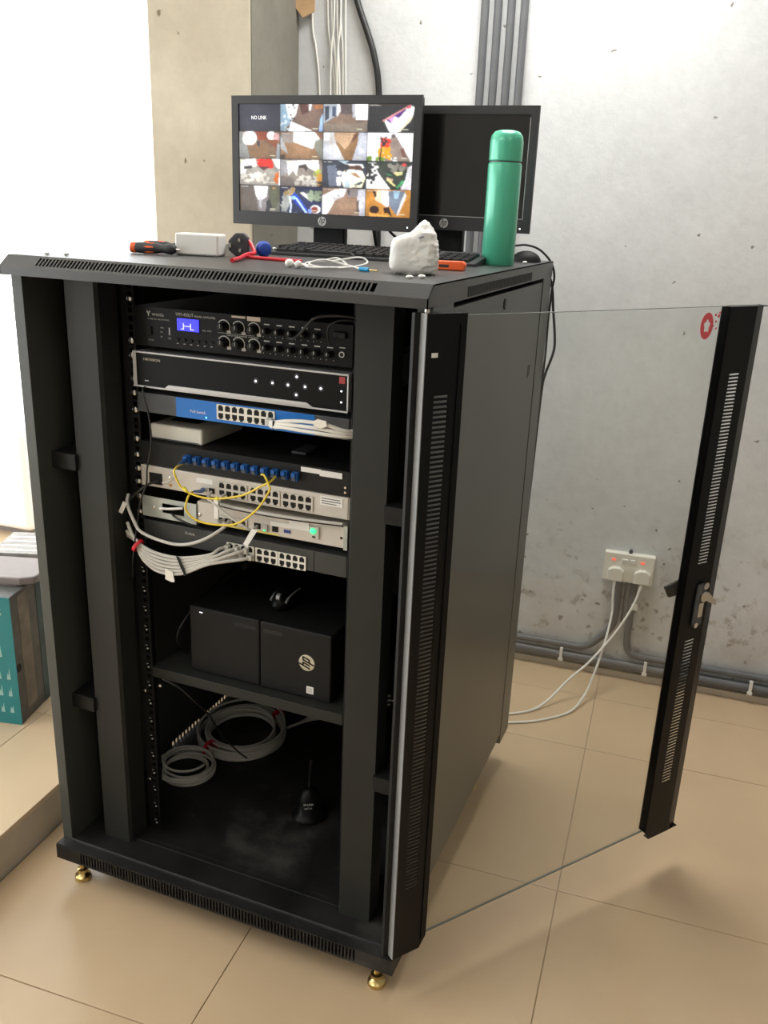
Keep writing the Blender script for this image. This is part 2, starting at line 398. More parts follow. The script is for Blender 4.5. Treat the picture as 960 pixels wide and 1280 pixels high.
# base: front bar with slots, tray, feet
bs = MB().box(-.4, .4, .002, .10, .0995, .101).box(-.4, .4, .002, .10, .0628, .0645)
b0, b1, nb = -.335, .325, 88
pw = (b1-b0)/nb
bs.grille(-.4, .4, .0645, .0995, 0, .002, [(b0+pw*i, b0+pw*(i+.55)) for i in range(nb)], [(.069, .0965)])
bs.box(-.4, -.398, .002, .1, .0645, .0995).box(.398, .4, .002, .1, .0645, .0995)
bs.box(-.36, .36, .1, D-.02, .075, .097).box(-.388, .388, .1, D-.004, .097, .0985)
bs.build('base_frame', M_blackd, rack)
B(-.396, .396, .012, .09, .066, .099).build('base_liner', M_matte, rack)
B(-.375, .375, .022, .0245, .101, .107).build('door_stop', M_cover, rack, bevel=.0008)
B(-.30, .257, .0845, .0862, .101, .1035).build('tray_edge', M_fill, rack, bevel=.0006)
B(-.39, .39, .10, .135, .0985, .101).build('tray_step', M_blackd, rack, bevel=.0006)
for sx, sy in ((-1, .03), (1, .03), (-1, .72), (1, .72)):
    x = sx*(.3585 if sy < .1 else .345)
    ft = MB().lathe([(.006, .064), (.006, .028), (.012, .026), (.012, .020), (.008, .018), (.010, .014), (.0175, .009), (.0185, .003), (.0175, .0)][::-1], (x, sy, 0), 24)
    ft.build('levelling_foot', M_brass, rack, smooth=True)
# corner posts
for sx in (-1, 1):
    x0, x1 = sorted((sx*.4, sx*.376))
    B(x0, x1, .025, .128, .101, 1.3227).build('corner_post', M_side, rack, bevel=.001)
    B(x0, x1, .80, D-.002, .101, 1.3227).build('corner_post', M_side, rack, bevel=.001)
# right side panel with lock and slits; left one
sp = B(.388, .3985, .132, .798, .13, 1.314).build('side_panel', M_side, rack, bevel=.001)
MB().lathe([(.0105, 0), (.0105, .0015), (.008, .002)], (.3985, .4646, 1.293), 20, (1, 0, 0)).build('lock_rim', M_black, sp)
B(.4004, .4010, .4622, .467, 1.283, 1.303).build('key_slot', M_dgrey, sp)
for dy, z0, z1 in ((0, 1.108, 1.137), (.012, 1.112, 1.137)):
    B(.398, .3992, .724+dy, .7272+dy, z0, z1).build('slit', M_matte, sp)
ls = MB().box(-.399, -.388, .132, .798, .1095, 1.314)
for i in range(21):
    if i != 10: ls.box(-.3895, -.388, .42+i*.0151, .42+i*.0151+.006, .0985, .1095)
ls.box(-.399, -.388, .132, .42, .0985, .1095).box(-.399, -.388, .562, .585, .0985, .1095).box(-.399, -.388, .737, .798, .0985, .1095)
ls.build('side_panel', M_side, rack)
B(-.376, .376, D-.006, D-.003, .101, 1.3227).build('back_panel', M_black, rack)
# filler panels beside the rails
for sx in (-1, 1):
    f = MB()
    poly = [(.3215, .07), (.3215, .12), (.3195, .12), (.3195, .072), (.2585, .072), (.2545, .0785), (.2545, .128), (.2525, .128), (.2525, .0775), (.257, .07)]
    f.prism([(p[0]*sx, p[1]) for p in poly], (0, 0, .101), (1, 0, 0), (0, 1, 0), (0, 0, 1.2217))
    f.build('filler_panel', M_fill, rack)
    for z in (.972, .437):
        x0, x1 = sorted((sx*.3195, sx*.377))
        B(x0, x1, .062, .128, z-.016, z+.016).build('panel_bracket', M_black, rack, bevel=.001)
# 19 inch rails with three square holes per unit
U1 = .04445; ZB = .112
holes = []
for k in range(27):
    for o_ in (.0064, .0222, .0381):
        zc = ZB+k*U1+o_; holes.append((zc-.0047, zc+.0047))
for sy, y0, y1 in ((1, .140, .142), (-1, .68, .682)):
    for sx in (-1, 1):
        r = MB(); xi, xo = (.2228, .2535)
        hx = sorted((sx*.2280, sx*.2372)); xa, xb = sorted((sx*xi, sx*xo))
        r.grille(xa, xb, .101, 1.3227, y0, y1, [tuple(hx)], holes)
        x0, x1 = sorted((sx*.2515, sx*.2535)); r.box(x0, x1, y1, y1+.05*sy if sy > 0 else y1+.03, .101, 1.3227)
        r.build('mounting_rail', M_black, rack)
mk = MB()  # pale dots and dashes painting the glint on rail hole edges
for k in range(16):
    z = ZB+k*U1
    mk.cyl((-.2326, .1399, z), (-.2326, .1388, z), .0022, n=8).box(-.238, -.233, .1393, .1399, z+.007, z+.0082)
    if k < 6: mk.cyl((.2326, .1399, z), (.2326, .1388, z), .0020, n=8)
tag(mk.build('hole_glint', M_print, rack), kind='stuff')
scr = None
for z in (1.2829, 1.2052, 1.1778, 1.1334, 1.1058, 1.0729, 1.0157, .9835, .9558, .9283, .898, .866):
    if scr is None:
        scr = MB().lathe([(.0065, 0), (.0065, .0012), (.0055, .0035), (.003, .0048), (.0001, .005)], (-.2305, .1392, z), 14, (0, -1, 0)).build('screw', M_chrome, rack, smooth=True); z0_ = z
    else:
        c = copy(scr, rack); c.location = (random.uniform(-.0012, .0012), 0, z-z0_)
for x, z in ((-.2449, .4528), (-.2048, .4747), (-.2449, .2272)):
    MB().lathe([(.004, 0), (.004, .002), (.002, .003)], (x, .139, z), 10, (0, -1, 0)).build('clip_nut', M_chrome, rack)
# ------------------------------------------------------------------ door, turned right round past the side
dth = math.radians(53.7); DD = Vector((math.cos(dth), math.sin(dth), 0)); DN = Vector((math.sin(dth), -math.cos(dth), 0))  # DN faces the room
def dpt(p): return Vector((.4, 0, 0))+DD*p[0]+DN*p[1]+Vector((0, 0, p[2]))
def dbuild(mb, name, material, parent, **k): return mb.xf(dpt).build(name, material, parent, **k)
slot = lambda z0, z1, n: [(z0+(z1-z0)*i/n, z0+(z1-z0)*(i+.5)/n) for i in range(n)]
hs = MB().grille(0, .0745, .13, 1.316, -.0022, 0, [(.020, .047)], slot(.2595, 1.197, 118))
hs.prism([(.0, .105), (.060, .105), (.0745, .13), (0, .13)], (0, -.0022, 0), (1, 0, 0), (0, 0, 1), (0, .0022, 0))
hs.box(.0725, .0745, -.022, 0, .13, 1.316).box(0, .0745, -.022, -.0022, 1.314, 1.316).box(.062, .0645, -.0002, .0022, .125, 1.30)
hs.prism([(.0, .105), (.060, .105), (.060, .107), (0, .107)], (0, -.022, 0), (1, 0, 0), (0, 0, 1), (0, .022, 0))
door = dbuild(hs, 'glass_door', M_gloss, rack)
dbuild(B(-.0015, 0, -.0225, .0005, .106, 1.3165), 'hinge_edge', M_edge, door)
dbuild(B(.0112, .0225, -.0001, .0006, 1.2515, 1.2585), 'hole_light', M_label, door)  # white patch standing for light seen through a slot hole
dbuild(B(-.012, -.0015, -.0225, -.015, .106, 1.3165), 'edge_flange', M_black, door)
dbuild(MB().cyl((.006, -.010, 1.316), (.006, -.010, 1.324), .004), 'hinge_pin', M_chrome, door)
dbuild(MB().cyl((.006, -.010, .098), (.006, -.010, .107), .004), 'hinge_pin', M_chrome, door)
dbuild(B(.060, .735, -.0125, -.0085, .1275, 1.311), 'glass_pane', M_door, door)
dbuild(B(.0745, .686, -.0127, -.0083, .1262, .1277), 'pane_rim', M_gedge, door)
dbuild(B(.0745, .686, -.0127, -.0083, 1.3108, 1.3118), 'pane_rim', M_gedge, door)
h2 = MB().grille(.686, .766, .1265, 1.311, -.0022, 0, [(.7145, .7445)], slot(.253, .615, 46)+slot(.7875, 1.1875, 57))
h2.prism([(.686, .1265), (.70, .105), (.766, .105), (.766, .1265)], (0, -.0022, 0), (1, 0, 0), (0, 0, 1), (0, .0022, 0))
h2.prism([(.766, 0), (.800, -.012), (.800, -.0245), (.798, -.0245), (.798, -.0135), (.766, -.0022)], (0, 0, .105), (1, 0, 0), (0, 1, 0), (0, 0, 1.206))
h2.box(.686, .688, -.020, 0, .1265, 1.311).box(.70, .798, -.0145, -.001, .105, .1065).box(.686, .80, -.020, -.0022, 1.3095, 1.311)
dbuild(h2, 'handle_strip', M_gloss, door)
dbuild(B(.722, .748, 0, .007, .645, .742), 'lock_case', M_dgrey, door, bevel=.003)
lk = MB().cyl((.741, .007, .738), (.741, .011, .738), .008).cyl((.727, .007, .650), (.727, .011, .650), .006).cyl((.738, .006, .715), (.738, .013, .715), .012)
lk.box(.728, .742, .007, .010, .668, .70)
dbuild(lk, 'lock_mechanism', M_chrome, door, smooth=True)
cam_ = MB().prism([(.733, .722), (.743, .726), (.773, .700), (.776, .690), (.768, .692), (.738, .708)], (0, .013, 0), (1, 0, 0), (0, 0, 1), (0, .003, 0))
dbuild(cam_, 'lock_tongue', M_chrome, door)
dbuild(MB().box(.700, .745, -.030, -.022, .66, .74).prism([(.655, .738), (.70, .746), (.70, .712), (.672, .712)], (0, -.030, 0), (1, 0, 0), (0, 0, 1), (0, .005, 0)), 'outer_handle', M_black, door)
M_stk = mat('faded_red_print', (.72, .10, .12), .5)
ring = MB()
n = 28
for i in range(n):
    a, b = 2*PI*i/n, 2*PI*(i+1)/n
    ra = .45+.08*math.sin(5*a); rb = .45+.08*math.sin(5*b)
    q = [(math.cos(a), math.sin(a)), (math.cos(b), math.sin(b)), (rb*math.cos(b), rb*math.sin(b)), (ra*math.cos(a), ra*math.sin(a))]
    ring.prism([(.636+.0175*x, 1.2765+.0245*z) for x, z in q], (0, -.0082, 0), (1, 0, 0), (0, 0, 1), (0, .0003, 0))
dbuild(ring, 'door_sticker', M_stk, door)
dots = MB()
for x, z, r in ((.657, 1.296, .0022), (.666, 1.294, .003), (.660, 1.284, .002), (.668, 1.300, .002), (.655, 1.276, .0015), (.663, 1.271, .002)):
    dots.box(x-r, x+r, -.0082, -.0079, z-r, z+r)
tag(dbuild(dots, 'sticker_scraps', M_stk, door), kind='stuff')

# ------------------------------------------------------------------ rack gear
def gear(name, label, cat, y, loc_z): return thing(name, (0, y, loc_z), label, cat)
port_src = {}
def ports(parent, cols, zrow, y, plate, ph=.0085, key='p'):
    """plate with holes and one port child per hole; cols = list of (x0,x1) groups of 4, rows of two"""
    for gi, (a, b, ncol) in enumerate(cols):
        w = (b-a)/ncol; pwid = w*.74
        xs = [(a+w*(i+.5)-pwid/2, a+w*(i+.5)+pwid/2) for i in range(ncol)]
        rows = [(z-ph/2, z+ph/2) for z in zrow]
        pl = MB().grille(a-.0012, b+.0012, zrow[0]-ph*.5-.0035, zrow[-1]+ph*.5+.0035, y-.0022, y-.0002, xs, rows)
        pl.build('port_plate', plate, parent)
        for ri, z in enumerate(zrow):
            up = 1 if ri else -1
            for x0, x1 in xs:
                k = (key, round(x1-x0, 5), up)
                if k not in port_src:
                    mb = MB().box(-(x1-x0)/2, (x1-x0)/2, -.0008, .0004, -ph/2, ph/2)
                    zz = sorted((up*ph*.5, up*(ph*.5+.0022))); mb.box(-(x1-x0)*.26, (x1-x0)*.26, -.0027, -.0008, *zz)
                    o = mb.build('port', M_matte, parent); port_src[k] = o.data
                    o.data.transform(Matrix.Translation(worldloc(parent)))
                else:
                    o = bpy.data.objects.new('port', port_src[k]); COL.objects.link(o); o.parent = parent
                o.location = Vector(((x0+x1)/2, y-.0004, z))-worldloc(parent)
def ears(parent, y, z0, z1, material):
    for sx in (-1, 1):
        x0, x1 = sorted((sx*.2205, sx*.2245)); B(x0, x1, y, .1395, z0, z1).build('rack_ear', material, parent)

# amplifier
amp = gear('amplifier', 'black public address amplifier with rows of knobs and blue display, topmost in the cabinet', 'amplifier', .137, 1.1975)
B(-.2215, .2215, .137, .46, 1.1995, 1.2705).build('body', M_black, amp, bevel=.001)
B(-.2225, .2235, .1365, .1395, 1.1985, 1.2715).build('front_panel', M_gloss, amp, bevel=.0008)
B(-.1262, -.0808, .1345, .1365, 1.2335, 1.2555).build('display', M_lcd, amp)
dsp = MB().box(-.1135, -.1115, .1341, .1345, 1.236, 1.2475).box(-.0985, -.0965, .1341, .1345, 1.236, 1.2475).box(-.1115, -.0985, .1341, .1345, 1.2415, 1.243).box(-.118, -.1135, .1341, .1345, 1.236, 1.2375).box(-.0965, -.090, .1341, .1345, 1.236, 1.2375)
dsp.build('display_text', M_lcdw, amp)
lg = MB()
for a0 in (-.1935,):
    lg.prism([(0, .006), (.003, .006), (.0045, .003), (.006, .006), (.009, .006), (.0055, .0005), (.0055, -.003), (.0035, -.003), (.0035, .0005)], (a0, .1364, 1.2575), (1, 0, 0), (0, 0, 1), (0, -.0004, 0))
lg.build('maker_mark', M_print, amp)
text('westa', .010, M_print, amp, (-.1815, .1364, 1.2555), width=.026)
text('PUBLIC ADDRESS', .0035, M_print, amp, (-.1909, .1364, 1.2485), width=.047)
text('WM-450UT', .0085, M_print, amp, (-.1299, .1364, 1.2595), width=.038)
text('MIXER AMPLIFIER', .005, M_print, amp, (-.0905, .1364, 1.2595), width=.045)
sw = B(-.193, -.1825, .1335, .1365, 1.2195, 1.2355).build('power_switch', M_matte, amp, bevel=.0008)
text('POWER', .0035, M_print, amp, (-.1915, .1364, 1.2095), width=.012)
for z, s in ((1.2335, 'MP3'), (1.2255, 'FM'), (1.2170, 'BT')): text(s, .004, M_print, amp, (-.164, .1364, z))
B(-.1452, -.1432, .1355, .1365, 1.223, 1.2365).build('usb_slot', M_silver, amp)
text('USB', .004, M_print, amp, (-.1485, .1364, 1.2155))
for i in range(6):
    x = -.1274+i*.01445
    B(x-.0035, x+.0035, .1345, .1365, 1.214, 1.219).build('button', M_matte, amp, bevel=.0006)
    B(x-.002, x+.002, .1361, .1365, 1.2088, 1.2100).build('button_mark', M_print, amp)
text('VOL- VOL+', .004, M_print, amp, (-.074, .1364, 1.2360), width=.02)
kn = None; kn2 = None
def knob(x, z, big):
    global kn, kn2
    src = kn if big else kn2
    if src is None:
        r = .0085 if big else .0062
        mb = MB().lathe([(r, 0), (r, .003), (r*.86, .004), (r*.80, .013), (r*.55, .014)], (0, 0, 0), 20, (0, -1, 0))
        src = mb.build('knob', M_matte, amp, smooth=True, local=True)
        B(-.0005, .0005, -.0147, -.0138, -.001, r*.7).build('pointer', M_print, src, local=True)
        if big: kn = src
        else: kn2 = src
        o = src
    else:
        o = copy(src, amp)
        for ch in list(src.children): copy(ch, o)
    o.location = Vector((x, .1365, z))-amp.location
def arc(x, z, r, a0, a1, nm='dial_arc'):
    mb = MB(); k = 10
    for i in range(k):
        a, b = a0+(a1-a0)*i/k, a0+(a1-a0)*(i+1)/k
        mb.prism([(r*math.cos(a), r*math.sin(a)), (r*math.cos(b), r*math.sin(b)), (r*1.16*math.cos(b), r*1.16*math.sin(b)), (r*1.16*math.cos(a), r*1.16*math.sin(a))], (x, .1364, z), (1, 0, 0), (0, 0, 1), (0, -.0003, 0))
    mb.box(x+r*.55, x+r*1.25, .1361, .1364, z-r*.95, z-r*.5)
    mb.build(nm, M_print, amp)
for x in (-.029, .001, .032):
    for z in (1.2475, 1.219): knob(x, z, True); arc(x, z, .0115, 2.6, -.5)
for i in range(6):
    x = .0580+i*.0246
    for z in (1.2475, 1.2185):
        if i == 5 and z > 1.24: continue
        knob(x, z, False)
        B(x-.0055, x+.0055, .1361, .1364, z+.0105, z+.0125).build('knob_caption', M_print, amp)
        B(x-.0075, x-.0063, .1361, .1364, z-.0105, z-.0093).build('scale_tick', M_print, amp)
        B(x+.0063, x+.0075, .1361, .1364, z-.0105, z-.0093).build('scale_tick', M_print, amp)
B(-.0415, .0334, .1361, .1364, 1.2365, 1.2369).build('panel_line', M_print, amp)
text('TREBLE BASS MASTER CONTROL', .0035, M_print, amp, (-.024, .1363, 1.2325), width=.066)
B(-.0125, .0155, .1358, .1364, 1.2655, 1.2690).build('paper_label', M_tan, amp)
B(.019, .0455, .1358, .1364, 1.2625, 1.2700).build('paper_label', M_tan, amp)
MB().lathe([(.0052, 0), (.0052, .003), (.0036, .003), (.0034, .0012)], (.204, .1364, 1.2205), 18, (0, -1, 0)).build('microphone_jack', M_silver, amp, smooth=True)
MB().cyl((.204, .1340, 1.2205), (.204, .1332, 1.2205), .0036).build('jack_hole', M_matte, amp)
B(.1985, .2095, .1361, .1364, 1.231, 1.2326).build('knob_caption', M_print, amp)
B(.188, .212, .131, .1365, 1.247, 1.259).build('microphone_plug', M_matte, amp, bevel=.003)
cab = MB().tube([(.104, .128, 1.2405), (.118, .122, 1.242), (.13, .122, 1.250), (.147, .118, 1.268), (.165, .115, 1.282), (.20, .12, 1.287), (.235, .13, 1.285)], .0028)
tag(cab.build('microphone_cable', M_bcable, smooth=True), 'thin black cable looping over the right end of the amplifier front', 'cable')
cab = MB().tube([(.182, .130, 1.236), (.183, .120, 1.258), (.19, .118, 1.272), (.21, .12, 1.28), (.24, .13, 1.279)], .0014)
tag(cab.build('microphone_cable', M_fill, smooth=True), 'short thin dark cord hooked over the plug at the right end of the amplifier', 'cable')
ears(amp, .1385, 1.1985, 1.2715, M_gloss)

# video recorder
rec = gear('video_recorder', 'black video recorder with silver trim and glowing round front buttons', 'recorder', .125, 1.122)
B(-.2215, .2225, .132, .50, 1.1235, 1.1885).build('body', M_silver, rec, bevel=.002)
B(-.2135, .2195, .1255, .132, 1.1255, 1.1862).build('front_panel', M_gloss, rec)
fr = MB().box(-.2215, .2225, .1250, .132, 1.1862, 1.1895).box(-.2215, -.2135, .125, .132, 1.1255, 1.1862).box(.2195, .2225, .125, .132, 1.1255, 1.1862).box(-.2215, .2225, .1235, .132, 1.1222, 1.1255)
fr.xf(lambda p: (p.x if p.x > -.2185 or p.x < -.2195 else p.x, p.y, p.z))
fr.prism([(-.151, 1.1254), (-.142, 1.1325), (.144, 1.1325), (.157, 1.1254)], (0, .122, 0), (1, 0, 0), (0, 0, 1), (0, .0035, 0))
fr.build('trim_frame', M_silver, rec, bevel=.0008)
text('HIKVISION', .0065, M_goldp, rec, (-.1975, .1254, 1.1735), width=.037)
bt = None
for x, z in ((.042, 1.1595), (.0758, 1.1597), (.1065, 1.1595), (.1236, 1.1757), (.1399, 1.1597), (.1229, 1.1437), (.1703, 1.16)):
    if bt is None:
        bt = MB().lathe([(.0052, 0), (.0052, .0008), (.0045, .0012)], (0, 0, 0), 20, (0, -1, 0)).build('button', M_dgrey, rec, local=True)
        MB().lathe([(.0019, .001), (.0019, .0016)], (0, 0, 0), 14, (0, -1, 0)).build('button_lamp', M_led, bt, local=True); o = bt
    else:
        o = copy(bt, rec); [copy(ch, o) for ch in list(bt.children)]
    o.location = Vector((x, .1255, z))-rec.location
for z in (1.1594, 1.14): MB().cyl((.209, .1256, z), (.209, .1248, z), .0016, n=12).build('status_lamp', M_led, rec)
B(.2045, .2155, .1250, .1256, 1.1725, 1.1842).build('red_badge', mat('badge_red', (.42, .05, .05), .5), rec)
B(-.1955, -.1875, .1245, .1256, 1.1345, 1.1365).build('usb_port', M_silver, rec)
ears(rec, .138, 1.1222, 1.1895, M_matte)

# blue fronted switch
sw1 = gear('network_switch', 'one unit grey switch with bright blue front and white cables plugged in', 'switch', .135, 1.0705)
B(-.2215, .2215, .135, .36, 1.0715, 1.1095).build('body', M_dgrey, sw1, bevel=.0015)
B(-.1350, .1545, .1343, .1352, 1.0720, 1.109).build('blue_panel', M_blue, sw1)
text('PoE Switch', .0075, M_label, sw1, (-.104, .1342, 1.0835), width=.034)
MB().cyl((-.069, .1344, 1.0775), (-.069, .1335, 1.0775), .0016, n=12).build('status_lamp', M_ledc, sw1)
ports(sw1, [(-.044, .0145, 4), (.017, .0745, 4)], (1.0860, 1.0985), .1345, M_cream, .0088, 'a')
B(.062, .0745, .120, .1325, 1.081, 1.0935).build('plug', M_silver, sw1, bevel=.001)
MB().cyl((.068, .1344, 1.0765), (.068, .1335, 1.0765), .0016, n=12).build('status_lamp', M_ledg, sw1)
B(.106, .124, .1330, .1344, 1.0755, 1.0815).build('socket', M_matte, sw1)
ears(sw1, .1385, 1.0715, 1.1095, M_dgrey)
for k, (z1, z2, z3, lb) in enumerate(((1.0915, 1.1065, 1.097, 'white network cable from the blue switch, topmost of three'), (1.088, 1.0975, 1.0915, 'white network cable from the blue switch, middle of three'), (1.0845, 1.0895, 1.0865, 'white network cable from the blue switch, lowest of three'))):
    c = thing('network_cable', (.075, .11, z1), lb, 'cable', 'white cables from the blue switch')
    MB().tube([(.070, .126, z1), (.082, .114-.002*k, z1), (.115, .098, (z1+z2)/2+.002), (.155, .092, z2), (.195, .093, z2-.001), (.225, .102, z3), (.249, .12, z3-.002)], .0033).build('sheath', M_wcable, c, smooth=True)
    if k == 0:
        MB().prism([(.176, 1.101), (.174, 1.110), (.183, 1.115), (.199, 1.113), (.201, 1.104), (.19, 1.099)], (0, .089, 0), (1, 0, 0), (0, 0, 1), (0, -.0022, 0)).build('cable_clip', M_cream, c, bevel=.0008)
        B(.0865, .0895, .104, .115, 1.082, 1.096).build('tie', M_matte, c)

# fibre panel with the white box on it
odf = gear('patch_bay', 'black fibre patch panel with a row of twelve blue connectors', 'patch panel', .14, .966)
B(-.2215, .2215, .142, .40, .967, 1.0120).build('body', M_matte, odf, bevel=.001)
B(-.2225, .2225, .1395, .142, .9665, 1.0125).build('front_panel', M_black, odf)
con = None
for i in range(12):
    x = -.1130+i*.0209
    if con is None:
        con = MB().box(-.006, .006, -.010, 0, -.008, .008).box(-.0042, .0042, -.016, -.010, .0005, .008).build('connector', M_cblue, odf, local=True, bevel=.0007)
        B(-.0034, .0034, -.0125, -.010, -.007, -.001).build('dust_cap', M_dgrey, con, local=True); o = con
    else:
        o = copy(con, odf); [copy(ch, o) for ch in list(con.children)]
    o.location = Vector((x, .1395, .9905))-odf.location
B(.126, .166, .1388, .1394, 1.0005, 1.0095).build('paper_label', M_label, odf)
B(.164, .2085, .1384, .1392, .9975, 1.0085).build('paper_label', M_label, odf)
for z in (.974, .983): MB().cyl((.2155, .1395, z), (.2155, .137, z), .0022, n=10).build('screw', M_chrome, odf)
ears(odf, .1393, .967, 1.0120, M_matte)
box = thing('modem_box', (-.155, .2, 1.0126), 'small flat white plastic modem lying above the blue fibre connectors', 'modem')
B(-.2145, -.0965, .160, .315, 1.0128, 1.0440).build('body', M_cream, box, bevel=.004, seg=3)
B(-.210, -.104, .1585, .1605, 1.0155, 1.0170).build('front_groove', M_dgrey, box)
B(-.195, -.13, .20, .29, 1.0440, 1.0446).build('top_panel', M_dgrey, box)
tag(B(.075, .105, .20, .26, 1.0128, 1.0175).build('dark_bracket', M_dgrey, None, bevel=.001), 'small flat dark bracket lying on top of the fibre panel', 'bracket')

# beige 24 port switch
s2 = gear('network_switch', 'beige one unit switch with three blocks of ports and a printed sticker at right', 'switch', .137, .922)
B(-.2215, .2225, .137, .37, .9225, .9645).build('body', M_beige, s2, bevel=.0012)
B(-.2045, -.1750, .1358, .1372, .9285, .9515).build('power_socket', M_matte, s2)
MB().lathe([(.0042, 0), (.0042, .001), (.002, .0025)], (-.1573, .137, .9458), 14, (0, -1, 0)).build('screw', M_chrome, s2)
B(-.159, -.153, .1364, .137, .929, .934).build('warning_mark', mat('amber_print', (.55, .26, .05), .6), s2)
B(-.0965, -.0605, .1364, .137, .9470, .9565).build('paper_label', M_label, s2)
B(-.0865, -.0745, .1350, .1372, .9300, .9385).build('fibre_socket', M_silver, s2)
B(-.0685, -.0565, .1358, .1372, .9290, .9395).build('console_port', M_matte, s2)
ports(s2, [(-.047, .0140, 4), (.0205, .0835, 4), (.0895, .1515, 4)], (.9355, .9485), .1368, M_beige, .0085, 'b')
st = B(.167, .212, .1362, .137, .9440, .9612).build('sticker', M_label, s2)
for i, w_ in enumerate((.036, .038, .030)):
    B(.170, .170+w_, .1359, .1362, .9565-i*.0046, .9578-i*.0046).build('print_line', M_dprint, st)
ears(s2, .1385, .9225, .9645, M_beige)

# galvanised router
rt = gear('router', 'beige router with big galvanised bracket at left and a green lamp', 'router', .137, .866)
B(-.0965, .2160, .137, .36, .8665, .9085).build('body', M_beige, rt, bevel=.001)
pl = MB().grille(-.2225, -.0975, .8605, .9025, .1335, .1352, [(-.1755, -.1250)], [(.8730, .8925)]).box(-.0995, -.0975, .1352, .17, .8605, .9025)
pl.build('mounting_bracket', M_galv, rt)
for x, z in ((-.1945, .8812), (-.091, .8815)): MB().lathe([(.004, 0), (.004, .001), (.002, .0022)], (x, .1335 if x < -.1 else .137, z), 14, (0, -1, 0)).build('screw', M_chrome, rt)
B(.2160, .2235, .1345, .1395, .8640, .9115).build('bracket', M_galv, rt)
B(-.2235, -.2205, .1352, .1395, .8605, .9025).build('bracket', M_galv, rt)
B(-.0375, .082, .1363, .1371, .8672, .8708).build('yellow_strip', mat('strip_yellow', (.72, .62, .16), .5), rt)
ports(rt, [(-.053, .0135, 4)], (.8800,), .1368, M_beige, .0095, 'c')
B(.0290, .0430, .1358, .1372, .8745, .8855).build('port', M_matte, rt)
B(.0470, .0590, .1330, .1372, .8725, .8860).build('plug', M_silver, rt)
MB().cyl((.0535, .133, .875), (.0535, .1322, .875), .0018, n=10).build('status_lamp', M_ledg, rt)
B(.0680, .0805, .1358, .1372, .8745, .8850).build('fibre_socket', M_matte, rt)
B(.0930, .1065, .1355, .1372, .8770, .8825).build('usb_port', mat('usb_blue', (.02, .05, .25), .4), rt)
B(.0645, .106, .1358, .1370, .8865, .8955).build('paper_label', M_label, rt)
B(.104, .1455, .1352, .1366, .8880, .9040).build('paper_label', M_label, rt)
B(.1475, .1665, .1330, .1372, .8760, .8995).build('antenna_connector', M_beige, rt, bevel=.001)
MB().ball((.1555, .1318, .8915), .0055, 1.2, .5, 1).build('status_lamp', M_ledg, rt, smooth=True)
B(.1535, .1600, .1324, .1332, .8785, .8815).build('socket', M_matte, rt)
B(.2085, .2130, .1362, .1372, .8840, .8880).build('lock_slot', M_matte, rt)

# dark 24 port switch
s3 = gear('network_switch', 'dark grey switch with the thick grey cable bundle plugged in, lowest of the switches', 'switch', .137, .808)
B(-.2215, .2225, .137, .37, .8085, .8505).build('body', M_dgrey2, s3, bevel=.0012)
text('Prolink', .0085, M_print, s3, (-.1262, .1368, .8350), width=.022)
text('24-Port Switch', .004, M_dgrey, s3, (-.102, .1368, .8350), width=.022)
B(.1552, .1560, .1364, .1372, .8090, .8500).build('panel_joint', M_matte, s3)
ports(s3, [(-.030, .028, 4), (.0335, .0785, 3), (.0825, .1385, 4)], (.8155, .8280), .1368, M_cream, .0086, 'd')
ears(s3, .1385, .8085, .8505, M_dgrey2)

# cables in the middle of the cabinet
names = ['topmost', 'second', 'third', 'fourth', 'fifth', 'lowest']
for k in range(6):
    c = thing('network_cable', (-.11, .1, .79-.006*k), 'sagging grey cable from the dark switch, %s of six at the black strap' % names[k], 'cable', 'grey cables sagging from the dark switch')
    x0 = -.026+.010*k; zz = .8275 if k % 2 == 0 else .8155
    pts = [(x0, .1335, zz), (x0-.012, .118, zz-.002), (-.052, .106-.001*k, .815-.0035*k), (-.112, .100, .800-.0066*k), (-.165, .100, .799-.0076*k), (-.198, .1, .807-.0060*k), (-.2146, .102, .8155-.0034*k), (-.229, .104+.002*k, .829-.0038*k), (-.243-.0012*k, .110+.003*(k % 3), .849-.0062*k)]
    MB().tube(pts, .0033).build('sheath', M_cable, c, smooth=True)
    B(x0-.005, x0+.005, .124, .1345, zz-.005, zz+.005).build('plug', M_cable, c, bevel=.001)
    if k == 5:
        MB().prism([(-.1475, .7735), (-.1300, .768), (-.1265, .7480), (-.1345, .7465), (-.1480, .7500)], (0, .0955, 0), (1, 0, 0), (0, 0, 1), (0, -.0006, 0)).build('cable_tag', M_cream, c)
st = MB()
tie = MB().lathe([(.0138, -.0035), (.0148, 0), (.0138, .0035), (.0122, .0035), (.0122, -.0035)], (-.2146, .102, .807), 24, (.8, 0, -.55)).build('cable_tie', M_red, None, smooth=True)
tag(tie, 'red tie holding the grey cable bundle at left', 'cable tie')
t2 = MB().prism([(-.121, .804), (-.115, .804), (-.106, .786), (-.099, .768), (-.103, .766), (-.112, .784)], (0, .0955, 0), (1, 0, 0), (0, 0, 1), (0, -.001, 0))
tag(t2.build('cable_strap', M_matte, None), 'black strap around the grey cable bundle left of the dark switch ports', 'cable tie')
c = thing('network_cable', (-.15, .1, .83), 'single grey cable looping from the router above the sagging bundle', 'cable')
MB().tube([(-.0237, .134, .881), (-.026, .115, .872), (-.0593, .10, .8478), (-.1037, .096, .8306), (-.1484, .096, .8289), (-.2004, .098, .8386), (-.2187, .10, .8574), (-.236, .104, .8904), (-.243, .118, .905)], .0032).build('sheath', M_cable, c, smooth=True)
MB().prism([(-.2405, .897), (-.2315, .893), (-.2445, .870), (-.2535, .8725)], (0, .098, 0), (1, 0, 0), (0, 0, 1), (0, -.0006, 0)).build('cable_tag', M_label, c)
